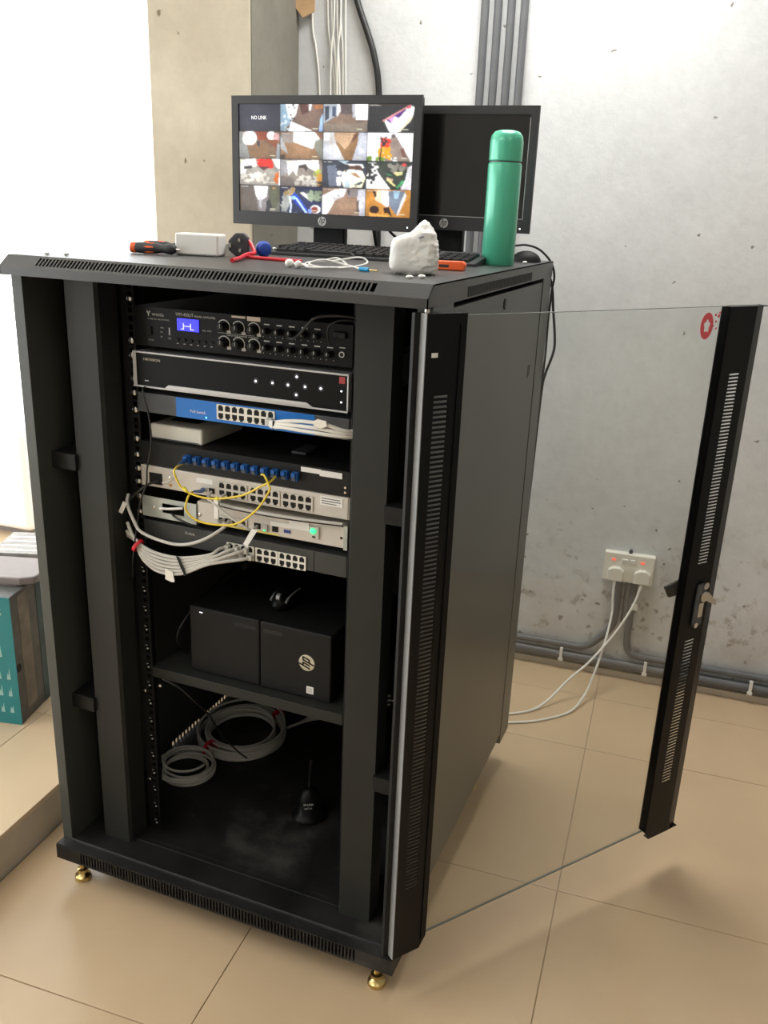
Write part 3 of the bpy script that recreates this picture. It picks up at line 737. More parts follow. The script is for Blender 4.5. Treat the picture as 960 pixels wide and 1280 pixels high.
c = thing('network_cable', (0, .1, .9), 'grey cable with a long white flag crossing the router front', 'cable')
MB().tube([(-.062, .134, .934), (-.060, .118, .925), (-.046, .11, .9235), (-.012, .106, .905), (.022, .106, .888), (.036, .112, .880), (.037, .134, .880)], .0026).build('sheath', M_cable, c, smooth=True)
MB().prism([(.0465, .8890), (.0580, .8870), (.0365, .8515), (.0270, .8545)], (0, .0985, 0), (1, 0, 0), (0, 0, 1), (0, -.0006, 0)).build('cable_tag', M_label, c)
c = thing('network_cable', (-.04, .1, .9), 'short grey cable with an upright white flag between the beige switch and the router', 'cable')
MB().tube([(-.030, .134, .934), (-.031, .118, .932), (-.034, .112, .915), (-.036, .112, .895), (-.037, .118, .883), (-.037, .134, .880)], .0026).build('sheath', M_cable, c, smooth=True)
B(-.0405, -.0315, .1075, .1082, .892, .931).build('cable_tag', M_label, c)
for k, (lb, r_) in enumerate((('flat grey cables lying between the beige switch and the router, upper one', .0028), ('flat grey cables lying between the beige switch and the router, lower one', .0024))):
    tag(MB().tube([(-.055, .134, .917-.003*k), (-.03, .123, .9155-.003*k), (.04, .122, .9135-.0032*k), (.12, .124, .9135-.003*k), (.215, .132, .9155-.003*k)], r_).build('network_cable', M_cable if k == 0 else M_bcable, None, smooth=True), lb.replace('flat grey cables', 'thin grey cable' if k == 0 else 'thin black cable').replace(', upper one', '').replace(', lower one', ''), 'cable')
tg = MB().tube([(-.176, .126, .8835), (-.15, .122, .888), (-.123, .126, .8925)], .0026, smooth=False)
tag(tg.build('cable_tie', M_label, None, smooth=True), 'white strap lying across the hole of the galvanised bracket', 'cable tie')
tag(MB().tube([(-.168, .128, .937), (-.150, .120, .944), (-.135, .126, .957)], .0022).build('cable_tie', M_cable, None, smooth=True), 'short grey strap at the left end of the beige switch', 'cable tie')
tag(MB().tube([(-.165, .150, .877), (-.145, .128, .872), (-.115, .122, .866), (-.095, .128, .8585), (-.083, .136, .852)], .0022).build('power_cable', M_bcable, None, smooth=True), 'short black cord coming through the hole of the galvanised bracket', 'cable')
# fibre cords
c = thing('fibre_cable', (.02, .05, .96), 'yellow fibre cord hanging from the leftmost blue connector, upper of two loops', 'fibre cord')
MB().tube([(-.115, .128, .989), (-.105, .105, .990), (-.0870, .06, .998), (-.0856, .05, .9883), (-.0662, .05, .9608), (-.0157, .05, .9519), (.0507, .05, .9669), (.0928, .05, .9911), (.1085, .055, 1.0005), (.1000, .09, .9985), (.0800, .128, .9860)], .0019).build('sheath', M_yellow, c, smooth=True)
MB().tube([(-.1135, .126, .991), (-.108, .108, .9905), (-.0955, .078, .9955)], lambda t: .0052-.003*t).build('boot', M_cblue, c, smooth=True)
MB().cyl((-.0672, .05, .9645), (-.0600, .05, .9580), .0034).cyl((.0010, .05, .9540), (.0055, .05, .9552), .0032).build('crimp_sleeve', mat('sleeve_yellow', (.85, .75, .05), .35), c)
c = thing('fibre_cable', (.02, .05, .92), 'yellow fibre cord plugged in the beige switch, lower of two loops', 'fibre cord')
MB().tube([(-.081, .133, .9345), (-.074, .115, .938), (-.0600, .065, .9520), (-.0600, .05, .9430), (-.0626, .05, .9213), (-.0341, .05, .9043), (.0333, .05, .9095), (.0796, .05, .9416), (.1086, .05, .9833), (.1085, .05, .9960), (.0980, .055, 1.0090), (.0740, .09, 1.0000), (.0500, .128, .9850)], .0019).build('sheath', M_yellow, c, smooth=True)
MB().tube([(-.0805, .132, .9345), (-.074, .115, .938), (-.057, .070, .9535)], lambda t: .0052-.003*t).build('boot', M_cblue, c, smooth=True)
# thin black cords on the left rail
tag(MB().tube([(-.1955, .124, 1.123), (-.192, .112, 1.117), (-.1797, .11, 1.072), (-.1773, .11, 1.0179), (-.1892, .11, .9687), (-.1929, .11, .9358), (-.208, .11, .9008), (-.2181, .11, .8575), (-.2204, .094, .7891), (-.2374, .11, .7336)], .0017).build('thin_cable', M_bcable, None, smooth=True), 'thin black cord hanging from the video recorder down the left rail', 'cable')
tag(MB().tube([(-.180, .131, .938), (-.1949, .118, .9323), (-.2324, .115, .9019), (-.2429, .12, .8869)], .0026).build('thin_cable', M_dkgrip.copy() if False else M_bcable, None, smooth=True), 'short dark cord slanting from the beige switch to the left rail', 'cable')

# shelf, computer, mouse
sh = thing('rack_shelf', (0, .14, .50), 'black metal shelf across the cabinet carrying the computer', 'shelf')
B(-.2215, .2215, .1395, .72, .513, .516).build('tray', M_fill, sh)
B(-.2215, .2215, .1385, .1415, .492, .516).build('front_lip', M_fill, sh, bevel=.001)
for sx in (-1, 1):
    x0, x1 = sorted((sx*.2205, sx*.2225)); B(x0, x1, .1395, .70, .494, .516).build('side_flange', M_fill, sh)
pc = thing('desktop_computer', (.02, .165, .5162), 'black desktop computer lying on its side on the shelf with round silver badge', 'computer')
B(-.1405, .1825, .175, .48, .5168, .664).build('case', M_black, pc, bevel=.003)
fl = B(-.1415, .0236, .1635, .176, .5168, .6665).build('front_panel', M_matte, pc, bevel=.004, seg=3)
B(.0250, .1840, .1630, .176, .5168, .6665).build('front_panel', M_matte, pc, bevel=.004, seg=3)
for x0, x1 in ((-.035, .015), (.033, .075)):
    for i in range(3): B(x0, x1, .1626, .1636, .650-.003*i, .6510-.003*i).build('vent_slit', M_dgrey2, pc)
B(-.1165, -.1095, .1630, .1637, .6550, .6565).build('power_lamp', M_led, pc)
hp_badge(pc, (.1311, .1630, .5975), .0175, M_goldp, M_matte, True)
sk = B(.131, .1465, .1624, .1632, .5295, .5455).build('sticker', M_label, pc)
for i in range(2):
    for j in range(2): B(.133+i*.0058, .1378+i*.0058, .1621, .1624, .532+j*.0058, .5368+j*.0058).build('sticker_square', M_print, sk)
ms = thing('computer_mouse', (.03, .275, .6665), 'glossy black computer mouse on top of the computer in the cabinet', 'mouse')
sh_ = MB().ball((0, 0, 0), 1, .030, .055, .034, 24, 14)
sh_.xf(lambda p: (.03+p.x, .275+p.y, .6666+max(p.z+.003, 0)))
sh_.build('shell', M_gloss, ms, smooth=True)
MB().cyl((.026, .236, .6905), (.034, .236, .6905), .008, n=16).build('scroll_wheel', M_silver, ms)
for x0 in (.012, .047):  # silver strips painted as highlights along the glossy shell
    MB().tube([(x0, .232, .681), (x0+.001, .245, .689), (x0+.003, .27, .693), (x0+.004, .29, .692)], .0024).build('side_highlight', M_silver, ms, smooth=True)
tag(MB().tube([(.0, .55, .664), (-.05, .50, .667), (-.152, .44, .667), (-.178, .30, .64), (-.19, .22, .60), (-.2, .2, .56), (-.19, .22, .5165)], .0028).build('thin_cable', M_bcable, None, smooth=True), 'dark cord hanging beside the left end of the computer', 'cable')
tag(MB().tube([(-.19, .128, .500), (-.150, .132, .485), (-.128, .15, .45), (-.122, .19, .40), (-.13, .26, .30), (-.15, .36, .19), (-.16, .42, .13)], .002).build('thin_cable', M_bcable, None, smooth=True), 'thin black cord hanging under the shelf toward the coils', 'cable')

# coils on the cabinet floor
ZF = .0985
def coil(name, cx, cy, r, n, lb, tail, tilt=0.0, a_tie=()):
    c = thing(name, (cx, cy, ZF), lb, 'cable coil'); pts = []; tot = n*20
    for i in range(tot+1):
        a = 2*PI*i/20; k = i/tot
        rr = r*(.90+.15*math.sin(k*n*2.1+.5)+.03*math.sin(i*.31)); zz = ZF+.0042+.034*(.5+.5*math.sin(k*n*1.7+1))*(.35+.65*k)
        pts.append((cx+rr*math.cos(a), cy+rr*1.0*math.sin(a)*(.97+.03*k), zz+tilt*max(0, math.sin(a))))
    MB().tube(pts, .0032, n=7, k=3).build('cable', M_cable, c, smooth=True)
    if tail: MB().tube(tail, .0032).build('cable_tail', M_cable, c, smooth=True)
    for a in a_tie:
        d = Vector((-math.sin(a), math.cos(a), 0)); p = Vector((cx+r*math.cos(a), cy+r*math.sin(a), ZF+.0225))
        MB().lathe([(.0215, -.004), (.0225, 0), (.0215, .004), (.0195, .004), (.0195, -.004)], p, 20, d).build('red_tie', M_red, c, smooth=True)
    return c
coil('cable_coil', -.238, .535, .112, 16, 'large coil of grey network cable with red ties on the cabinet floor', [(-.14, .60, .12), (-.10, .66, .12), (-.03, .72, .115), (.06, .76, .12)], .012, (-1.9, 1.1))
coil('cable_coil', -.290, .345, .070, 8, 'smaller coil of grey network cable behind the left rail', [(-.25, .40, .12), (-.262, .42, .12), (-.27, .44, .115)])
for k in range(3):
    tag(MB().tube([(-.15+.02*k, .63+.012*k, .104+.006*k), (-.08, .68+.02*k, .125+.008*k), (.0, .73+.01*k, .13+.012*k), (.08, .80, .14+.014*k)], .0032).build('network_cable', M_cable, None, smooth=True), ('grey cable end running right from the large coil, lowest of three', 'grey cable end running right from the large coil, middle of three', 'grey cable end running right from the large coil, topmost of three')[k], 'cable', 'cable ends behind the coil')
ph = thing('antenna_base', (.062, .325, ZF), 'black antenna stand with round base on the cabinet floor', 'antenna')
MB().lathe([(.040, 0), (.042, .004), (.041, .008), (.037, .012), (.031, .018), (.027, .045), (.022, .064), (.013, .074), (.005, .078)], (.062, .325, ZF), 28).build('base', M_gloss, ph, smooth=True)
MB().tube([(.062, .325, ZF+.07), (.062, .327, ZF+.10), (.064, .33, ZF+.15)], .0035).build('whip', M_matte, ph, smooth=True)
text('TP-LINK', .0075, M_label, ph, (.0625, .2925, ZF+.046), ax=(.87, .5, 0), ay=(-.05, .1, 1), width=.024)
text('ANT 2.4', .006, M_label, ph, (.0655, .2930, ZF+.037), ax=(.87, .5, 0), ay=(-.05, .1, 1), width=.017)

# ------------------------------------------------------------------ on top of the cabinet
T = H+.0003
# camera mosaic painted as point colours
def mosaic(W=288, Hh=180):
    yy, xx = np.mgrid[0:Hh, 0:W]; img = np.zeros((Hh, W, 3))
    X = (xx+.5)/W*4; Y = (yy+.5)/Hh*4                       # y downwards
    nz = np.zeros((Hh, W))
    for s, am in ((6, .5), (12, .3), (24, .2)):
        gg = RNG.random((s*2+2, s*3+2)); gx = X/4*(s*3); gy = Y/4*(s*2); i = gx.astype(int); j = gy.astype(int); fx, fy = gx-i, gy-j
        nz += am*((gg[j, i]*(1-fx)+gg[j, i+1]*fx)*(1-fy)+(gg[j+1, i]*(1-fx)+gg[j+1, i+1]*fx)*fy)
    def cell(cx, cy): return (X >= cx) & (X < cx+1) & (Y >= cy) & (Y < cy+1), X-cx, Y-cy
    def poly(u, v, pts):
        ins = np.zeros(u.shape, bool); n = len(pts)
        for a in range(n):
            x0, y0 = pts[a]; x1, y1 = pts[(a+1) % n]
            if y0 == y1: continue
            ins ^= ((v < y0) != (v < y1)) & (u < (x1-x0)*(v-y0)/(y1-y0)+x0)
        return ins
    def ell(u, v, cx, cy, rx, ry): return ((u-cx)/rx)**2+((v-cy)/ry)**2 < 1
    def put(m, c, k=0.0):
        img[m] = np.array(c)*(1+k*(nz[m][:, None]-.5))
    def base(cx, cy, c, k=.4):
        m, u, v = cell(cx, cy); put(m, c, k)
        def P(pts, col, k=.25): put(m & poly(u, v, pts), col, k)
        def E(x, y, rx, ry, col, k=.25): put(m & ell(u, v, x, y, rx, ry), col, k)
        def G(x, y, rx, ry, col, n=40, s=.03, k=.4):
            for _ in range(n):
                a = RNG.random(2)*2-1; E(x+a[0]*rx, y+a[1]*ry, s*(.5+RNG.random()), s*1.3*(.5+RNG.random()), col, k)
        return P, E, G
    brown = (.27, .17, .11); tan = (.42, .25, .14); wh = (1, 1, 1); gr = (.42, .42, .42); dk = (.05, .05, .06)
    P, E, G = base(0, 0, (.055, .055, .085), .1)
    P, E, G = base(1, 0, (.24, .16, .13), .5)
    P([(0, 0), (.16, 0), (.26, .62), (.05, 1), (0, 1)], (.35, .5, .62)); P([(.12, 0), (.42, 0), (.36, .38), (.26, .6), (.18, .4)], wh); P([(.24, .62), (.75, .95), (.2, 1)], wh); G(.1, .7, .1, .3, (.7, .8, .85), 14, .03); G(.24, .3, .1, .3, dk, 10, .025)
    P([(.44, 0), (.62, 0), (.66, .28), (.5, .4)], (.13, .06, .05)); P([(.66, 0), (.72, 0), (.71, .22), (.66, .25)], wh); P([(.78, .04), (1, .02), (1, .16), (.82, .2)], (.5, .22, .1)); P([(.92, .55), (1, .3), (1, .95), (.9, 1)], (.45, .65, .85))
    P, E, G = base(2, 0, (.30, .21, .16), .25)
    P([(0, 0), (.5, 0), (.34, .35), (.1, .6), (0, .7)], (.5, .55, .62)); P([(.02, .1), (.12, .05), (.13, .5), (.03, .62)], (.08, .1, .14)); P([(.2, .08), (.28, .08), (.28, .45), (.2, .45)], (.1, .14, .22)); P([(.30, 0), (.42, 0), (.36, .3), (.3, .48)], wh)
    P([(.36, 0), (.7, 0), (.68, .36), (.40, .36)], (.16, .13, .13)); P([(.63, 0), (.72, 0), (.7, .5), (.66, .5)], (.6, .6, .66)); P([(.7, 0), (1, 0), (1, .56), (.72, .56)], wh); P([(0, .68), (.3, .72), (1, .64), (1, 1), (0, 1)], (.33, .27, .22))
    P([(.76, .57), (.9, .57), (.9, .6), (.76, .6)], dk)
    P, E, G = base(3, 0, (.045, .045, .05), .2)
    P([(.34, .55), (.88, .04), (.99, .12), (.97, .35), (.64, .99), (.48, .99)], wh); P([(.36, .52), (.80, .12), (.82, .2), (.66, .5), (.56, .42), (.5, .68)], (.12, .04, .28)); P([(.44, .52), (.58, .42), (.52, .66)], (.75, .4, .85)); P([(.3, .58), (.9, .02), (.92, .06), (.34, .62)], (.75, .35, .35)); P([(.82, .10), (.92, .04), (.92, .14), (.84, .18)], (.7, .1, .15)); P([(.86, .5), (.97, .38), (.92, .58), (.7, .95), (.66, .95)], (.9, .8, .6)); P([(0, .02), (.28, .04), (.28, .07), (0, .06)], (.3, .3, .3))
    P, E, G = base(0, 1, brown, .4)
    P([(0, 0), (.12, .05), (.26, 1), (0, 1)], (.36, .36, .34)); E(.27, .24, .16, .26, wh, .02); E(.18, .25, .1, .25, (.85, .82, .8)); P([(.4, 0), (.72, 0), (.68, .32), (.45, .3)], (.32, .08, .04)); E(.78, .15, .1, .16, wh); E(.9, .2, .08, .16, (.8, .5, .5)); P([(.2, .5), (.68, .45), (.78, 1), (.3, 1)], (.30, .18, .10)); P([(.92, .4), (1, .5), (1, 1), (.9, 1)], (.4, .42, .44)); P([(.42, .32), (.5, .36), (.5, .6), (.44, .5)], dk); P([(.6, .3), (.95, .3), (.9, .6)], (.28, .1, .05))
    P, E, G = base(1, 1, tan, .3)
    P([(.3, 0), (.8, 0), (.98, .34), (.75, .6), (.3, .36)], wh); P([(0, .05), (.3, .05), (.3, .4), (.05, .4)], (.42, .36, .32)); P([(0, .1), (.14, .6), (.18, .8), (0, .6)], (.55, .55, .55)); P([(.82, .3), (1, .2), (1, 1), (.95, 1), (.78, .5)], (.34, .34, .28)); P([(0, .85), (.1, .8), (.12, 1), (0, 1)], (.15, .1, .07)); P([(.8, 0), (1, 0), (1, .25), (.98, .3)], (.36, .2, .12))
    P, E, G = base(2, 1, (.34, .20, .10), .25)
    P([(0, 0), (.25, 0), (.3, .4), (.5, 1), (0, 1)], (.75, .73, .72)); P([(.25, .0), (.72, 0), (.70, .22), (.50, .60), (.26, .25)], (.62, .42, .27)); P([(.8, 0), (1, 0), (1, 1), (.66, 1), (.78, .4)], (.68, .7, .78)); P([(0, .3), (.12, .45), (.45, 1), (0, 1)], (.72, .74, .8)); P([(.70, .05), (.82, .05), (.6, .45)], (.2, .1, .06)); P([(.02, .02), (.15, .02), (.13, .3), (.03, .3)], wh)
    P, E, G = base(3, 1, wh, .05)
    P([(.5, .15), (.62, .1), (.95, .95), (.9, 1), (.38, 1), (.42, .6)], (.38, .3, .26)); G(.38, .38, .1, .18, (.75, .08, .05), 30, .04); G(.38, .70, .12, .2, (.9, .42, .03), 40, .04); G(.36, .3, .08, .15, dk, 14, .03); G(.2, .95, .2, .1, (.25, .4, .05), 20, .04); E(.56, .1, .05, .07, (.15, .12, .12)); P([(.72, .55), (.8, .5), (.86, .85), (.76, .8)], (.3, .15, .12)); P([(.3, .5), (.32, .5), (.3, 1), (.26, 1)], dk); G(.6, .9, .2, .1, wh, 8, .02)
    P, E, G = base(0, 2, (.40, .37, .33), .5)
    P([(.02, .05), (.4, .0), (.42, .3), (.2, .34), (.12, .65), (.04, .8)], (.92, .9, .86)); P([(.1, .3), (.3, .25), (.32, .36), (.12, .4)], dk); G(.62, .16, .16, .14, (.75, .04, .03), 50, .05); P([(.45, .28), (.74, .30), (.6, .44)], (.12, .04, .04)); P([(.8, 0), (1, 0), (1, .4), (.9, .3)], wh); G(.4, .72, .32, .18, (.75, .7, .62), 40, .045, .3); G(.93, .72, .05, .2, (.75, .2, .03), 20, .04); P([(.98, .4), (1, .4), (1, 1), (.95, 1)], wh)
    P, E, G = base(1, 2, (.36, .31, .27), .5)
    P([(.15, .05), (.9, 0), (.93, .45), (.8, .4), (.62, .25), (.42, .3), (.38, .6), (.3, .4), (.2, .6), (.15, .4)], (.95, .93, .9)); P([(.42, .22), (.6, .15), (.66, .3), (.6, .45), (.56, .3), (.44, .32)], (.1, .08, .08)); P([(.0, .0), (.15, .05), (.18, .45), (.05, .6), (0, .6)], (.42, .4, .42)); G(.62, .75, .25, .2, (.7, .66, .6), 36, .04, .3); G(.86, .5, .08, .12, (.5, .55, .1), 14, .03); G(.94, .7, .05, .2, (.7, .35, .06), 18, .035); G(.97, .9, .04, .1, dk, 10, .04); P([(0, .62), (.3, .65), (.35, 1), (0, 1)], (.27, .22, .2))
    P, E, G = base(2, 2, (.07, .08, .11), .6)
    P([(.1, .2), (.3, .15), (.4, .9), (.15, .95)], (.22, .25, .33)); P([(.45, .4), (.6, .3), (.9, .35), (.98, .6), (.9, .95), (.5, .98), (.42, .7)], (.98, .92, .84)); P([(.6, .45), (.75, .42), (.88, .6), (.8, .6)], (.5, .3, .15)); P([(.5, .12), (.9, .1), (.95, .25), (.6, .3)], (.85, .85, .85)); P([(.5, .18), (.85, .16), (.95, .32), (.6, .32)], (.14, .07, .05)); G(.45, .3, .12, .14, dk, 16, .04); P([(.32, .6), (.42, .58), (.42, .9), (.33, .9)], wh); P([(.5, .75), (.62, .72), (.62, 1), (.5, 1)], (.6, .72, .78)); P([(.72, .85), (.9, .72), (.92, .8), (.76, .94)], (.1, .12, .14)); P([(.35, .0), (.6, 0), (.5, .12)], (.5, .62, .7)); E(.38, .45, .05, .08, wh)
    P, E, G = base(3, 2, (.06, .07, .06), .6)
    P([(0, .5), (.1, .3), (.12, .04), (.3, .5), (.55, 1), (0, 1)], (.95, .94, .92)); P([(.9, .2), (1, .1), (1, 1), (.75, 1), (.86, .6)], (.85, .83, .85)); G(.12, .5, .1, .3, dk, 16, .04); P([(.45, .55), (.6, .62), (.56, .72), (.44, .65)], (.6, .45, .3)); P([(.62, .4), (.78, .34), (.8, .45), (.66, .5)], (.75, .7, .3)); P([(.65, .9), (.8, .65), (.84, .7), (.7, .95)], (.1, .45, .2)); P([(.4, .4), (.6, .5), (.5, .5)], (.05, .35, .15)); G(.7, .2, .2, .12, (.3, .28, .24), 12, .05); E(.82, .1, .05, .05, (.8, .1, .1)); P([(.48, .6), (.66, .85), (.62, .88), (.45, .66)], (.85, .75, .35)); E(.22, .2, .04, .05, wh); E(.7, .4, .1, .05, (.8, .75, .4))
    P, E, G = base(0, 3, (.16, .13, .11), .3)
    P([(.33, .02), (.72, .02), (.70, .5), (.64, 1), (.46, 1), (.42, .5)], (.30, .27, .27)); P([(.36, .02), (.70, .02), (.66, .42), (.5, .6), (.4, .4)], wh, .02); P([(.48, .4), (.54, .4), (.54, .9), (.48, .8)], (.55, .52, .55)); P([(.74, .05), (1, .05), (.92, .9), (.78, .9), (.72, .55)], (.15, .15, .10)); P([(.66, .6), (.74, .5), (.8, .8), (.72, 1), (.64, 1)], dk); E(.84, .09, .03, .03, (.8, .35, .1)); P([(.85, .95), (1, .5), (1, 1)], (.25, .25, .22)); P([(.74, .9), (.88, .9), (.88, .96), (.74, .96)], (.5, .5, .48))
    P, E, G = base(1, 3, (.03, .04, .11), .6)
    P([(.08, .2), (.3, .1), (.3, .4), (.15, .95), (.02, .95)], (.5, .52, .5)); P([(.2, .3), (.36, .2), (.68, .9), (.6, 1), (.5, .7)], (.02, .08, .55), .5); P([(.30, .30), (.36, .5), (.68, 1), (.62, 1), (.33, .6)], (.02, .06, .45)); P([(.35, .42), (.4, .42), (.66, .98), (.6, .98)], (.55, .75, 1)); E(.32, .42, .06, .07, (.35, .6, 1)); P([(.2, .38), (.24, .38), (.28, .7), (.26, 1), (.22, 1), (.24, .7)], (.8, .85, .95)); P([(.44, .2), (.56, .2), (.8, .45), (.74, .55)], (.75, .74, .68)); P([(.56, .1), (.95, .3), (.98, .5), (.86, .55)], (.10, .12, .10)); G(.82, .32, .14, .16, (.35, .42, .3), 22, .04); E(.84, .82, .12, .16, (.85, .85, .85)); E(.82, .84, .08, .12, (.35, .05, .04)); G(.22, .2, .12, .12, (.55, .4, .2), 14, .04); E(.42, .22, .06, .08, (.06, .08, .08)); P([(.66, .84), (.74, .8), (.76, 1), (.68, 1)], (.3, .4, .8)); G(.06, .5, .04, .3, (.6, .6, .55), 10, .03)
    P, E, G = base(2, 3, (.40, .26, .18), .2)
    P([(0, .3), (.3, .04), (.56, .02), (.5, .28), (.3, .45), (.15, .9), (.1, 1), (0, 1)], (.95, .94, .94)); P([(.56, .02), (.9, .02), (.84, .3), (.58, .3)], (.35, .3, .3)); P([(.58, .05), (.63, .05), (.63, .25), (.6, .25)], dk); P([(.82, .05), (1, 0), (1, 1), (.86, 1), (.8, .6)], (.72, .72, .8)); P([(.78, .5), (.84, .4), (.86, .9), (.8, .9)], (.2, .14, .12)); P([(.22, .4), (.5, .25), (.5, .3), (.26, .5)], (.7, .68, .68)); G(.3, .3, .1, .05, (.6, .6, .6), 6, .03)
    P, E, G = base(3, 3, (.72, .34, .07), .3)
    P([(.25, .02), (.56, .02), (.52, .4), (.34, .5), (.2, .4)], (.95, .75, .55)); P([(.34, .05), (.5, .05), (.54, .4), (.5, .65), (.36, .5)], (1, .95, .92)); P([(.5, .05), (.86, .03), (.78, .5), (.68, .9), (.52, .55)], (.24, .28, .36)); P([(.6, .02), (.76, .02), (.72, .3), (.63, .3)], (.4, .58, .7)); P([(.86, .05), (.9, .2), (.72, .95), (.7, .85)], (.85, .85, .85)); P([(.15, .08), (.22, .06), (.24, .25), (.2, .3)], (.08, .04, .03)); E(.2, .74, .11, .14, (.06, .02, .02), .8); P([(.4, .66), (.52, .6), (.6, .98), (.5, .84), (.42, .85)], (.07, .03, .02), .8); P([(.08, .85), (.3, .9), (.6, .96), (.1, 1)], (.95, .6, .15)); P([(.86, .4), (1, .3), (1, 1), (.76, 1)], (.6, .28, .06))
    for k in range(1, 4):                                   # thin black gaps between the tiles
        img[:, int(W*k/4)-1] = (.02, .02, .03); img[int(Hh*k/4)-1, :] = (.02, .02, .03)
    for cx in range(4):                                     # captions of each tile
        for cy in range(4):
            if (cx, cy) == (0, 0): continue
            x0 = int((cx+.04)*W/4); y0 = int((cy+.05)*Hh/4)
            for i in range(14):
                if RNG.random() < .75: img[y0, x0+i] = (.8, .8, .8)
            x0 = int((cx+.76)*W/4); y0 = int((cy+.88)*Hh/4); img[y0, x0:x0+9] = (.9, .88, .75)
    fine = RNG.random((Hh//2, W//2)).repeat(2, 0).repeat(2, 1)[:, :, None]-.5
    cxx, cyy = (X % 1)-.5, (Y % 1)-.45
    vig = (1.12-.9*(cxx**2+cyy**2)+.5*(nz-.5))[:, :, None]
    b = img*np.where(img < .85, vig*(1+.22*fine), 1)
    lum = b.mean(2, keepdims=True); glow = np.clip(lum-.75, 0, 1)   # bright windows bloom a little in the pictures
    for _ in range(5): glow = (glow+np.roll(glow, 1, 0)+np.roll(glow, -1, 0)+np.roll(glow, 1, 1)+np.roll(glow, -1, 1))/5
    b = np.clip(b, 0, 1)**1.12+.8*glow
    img = (b*4+np.roll(b, 1, 0)+np.roll(b, -1, 0)+np.roll(b, 1, 1)+np.roll(b, -1, 1))/8
    return img
def screen_mesh(name, x0, x1, z0, z1, y, parent):
    W, Hh = 288, 180; img = mosaic(W, Hh)
    mb = MB(); vs = [(x0+(x1-x0)*(i+.5)/W, y, z1-(z1-z0)*(j+.5)/Hh) for j in range(Hh) for i in range(W)]
    fs = [(j*W+i, (j+1)*W+i, (j+1)*W+i+1, j*W+i+1) for j in range(Hh-1) for i in range(W-1)]
    me = bpy.data.meshes.new(name); o_ = worldloc(parent)
    me.from_pydata([(p[0]-o_.x, p[1]-o_.y, p[2]-o_.z) for p in vs], [], fs)
    at = me.color_attributes.new('picture', 'FLOAT_COLOR', 'POINT')
    at.data.foreach_set('color', np.concatenate([np.clip(img, 0, 1).reshape(-1, 3), np.ones((W*Hh, 1))], 1).astype(np.float32).ravel())
    mt = bpy.data.materials.new('lit_screen'); mt.use_nodes = True; nt = mt.node_tree; b = nt.nodes['Principled BSDF']
    a = nt.nodes.new('ShaderNodeAttribute'); a.attribute_name = 'picture'
    b.inputs['Base Color'].default_value = (.01, .01, .01, 1); b.inputs['Roughness'].default_value = .35
    nt.links.new(a.outputs['Color'], b.inputs['Emission Color']); b.inputs['Emission Strength'].default_value = 1.0
    me.materials.append(mt); o = bpy.data.objects.new(name, me); COL.objects.link(o); o.parent = parent; return o
def monitor(x0, x1, z0, z1, y, label, lit, neckw):
    cx = (x0+x1)/2
    t = thing('monitor', (cx, y+.09, H), label, 'monitor')
    bz = .0175; ch = .030
    fr = MB().grille(x0, x1, z0, z1, y, y+.008, [(x0+bz, x1-bz)], [(z0+ch, z1-bz)])
    fr.build('bezel', mat('monitor_bezel', (.028, .028, .030), .45), t)
    bk = MB().box(x0+.003, x1-.003, y+.008, y+.024, z0+.003, z1-.003)
    bk.prism([(x0+.06, z0+.04), (x1-.06, z0+.04), (x1-.06, z1-.06), (x0+.06, z1-.06)], (0, y+.024, 0), (1, 0, 0), (0, 0, 1), (0, .016, 0))
    bk.build('housing', M_matte, t, bevel=.002)
    if lit:
        B(x0+bz, x1-bz, y+.004, y+.0085, z0+ch, z1-bz).build('screen_panel', M_matte, t)
        s = screen_mesh('screen', x0+bz, x1-bz, z0+ch, z1-bz, y+.0036, t)
        cw = (x1-x0-2*bz)/4; chh = (z1-z0-bz-ch)/4
        text('NO LINK', .0115, mat('screen_text', (.8, .8, .8), .5, emit=(.75, .75, .75), estr=1), s, (x0+bz+cw*.30, y+.0033, z1-bz-chh*.56), width=.041)
    else:
        B(x0+bz, x1-bz, y+.004, y+.0085, z0+ch, z1-bz).build('screen', mat('dark_screen', (.012, .011, .011), .18), t)
        ed = MB().box(x1-bz-.0022, x1-bz, y+.0034, y+.0042, z0+ch, z1-bz-.006).box(x0+bz, x1-bz, y+.0034, y+.0042, z0+ch, z0+ch+.0012)  # silver strips painting the reflection along the inner bezel
        ed.build('edge_reflection', M_silver, t)
    hp_badge(t, (cx+.002, y, z0+.0145), .0105, M_silver, M_dprint)
    MB().cyl((x1-.022, y, z0+.010), (x1-.022, y-.0008, z0+.010), .0016, n=10).build('power_lamp', M_led, t)
    MB().box(cx-neckw/2, cx+neckw/2, y+.040, y+.062, H+.008, z0+.12).build('neck', M_matte, t, bevel=.004)
    MB().box(cx-.10, cx+.10, y-.028 if lit else y-.03, min(y+.13, D-.004), H+.0004, H+.010).build('stand_base', M_matte, t, bevel=.004)
    return t
monitor(-.3585, .1160, 1.4085, 1.6925, .725, 'black monitor showing a grid of sixteen security camera pictures', True, .083)
monitor(-.0500, .3570, 1.4160, 1.6795, .800, 'black monitor with a dark blank screen behind the flask', False, .073)
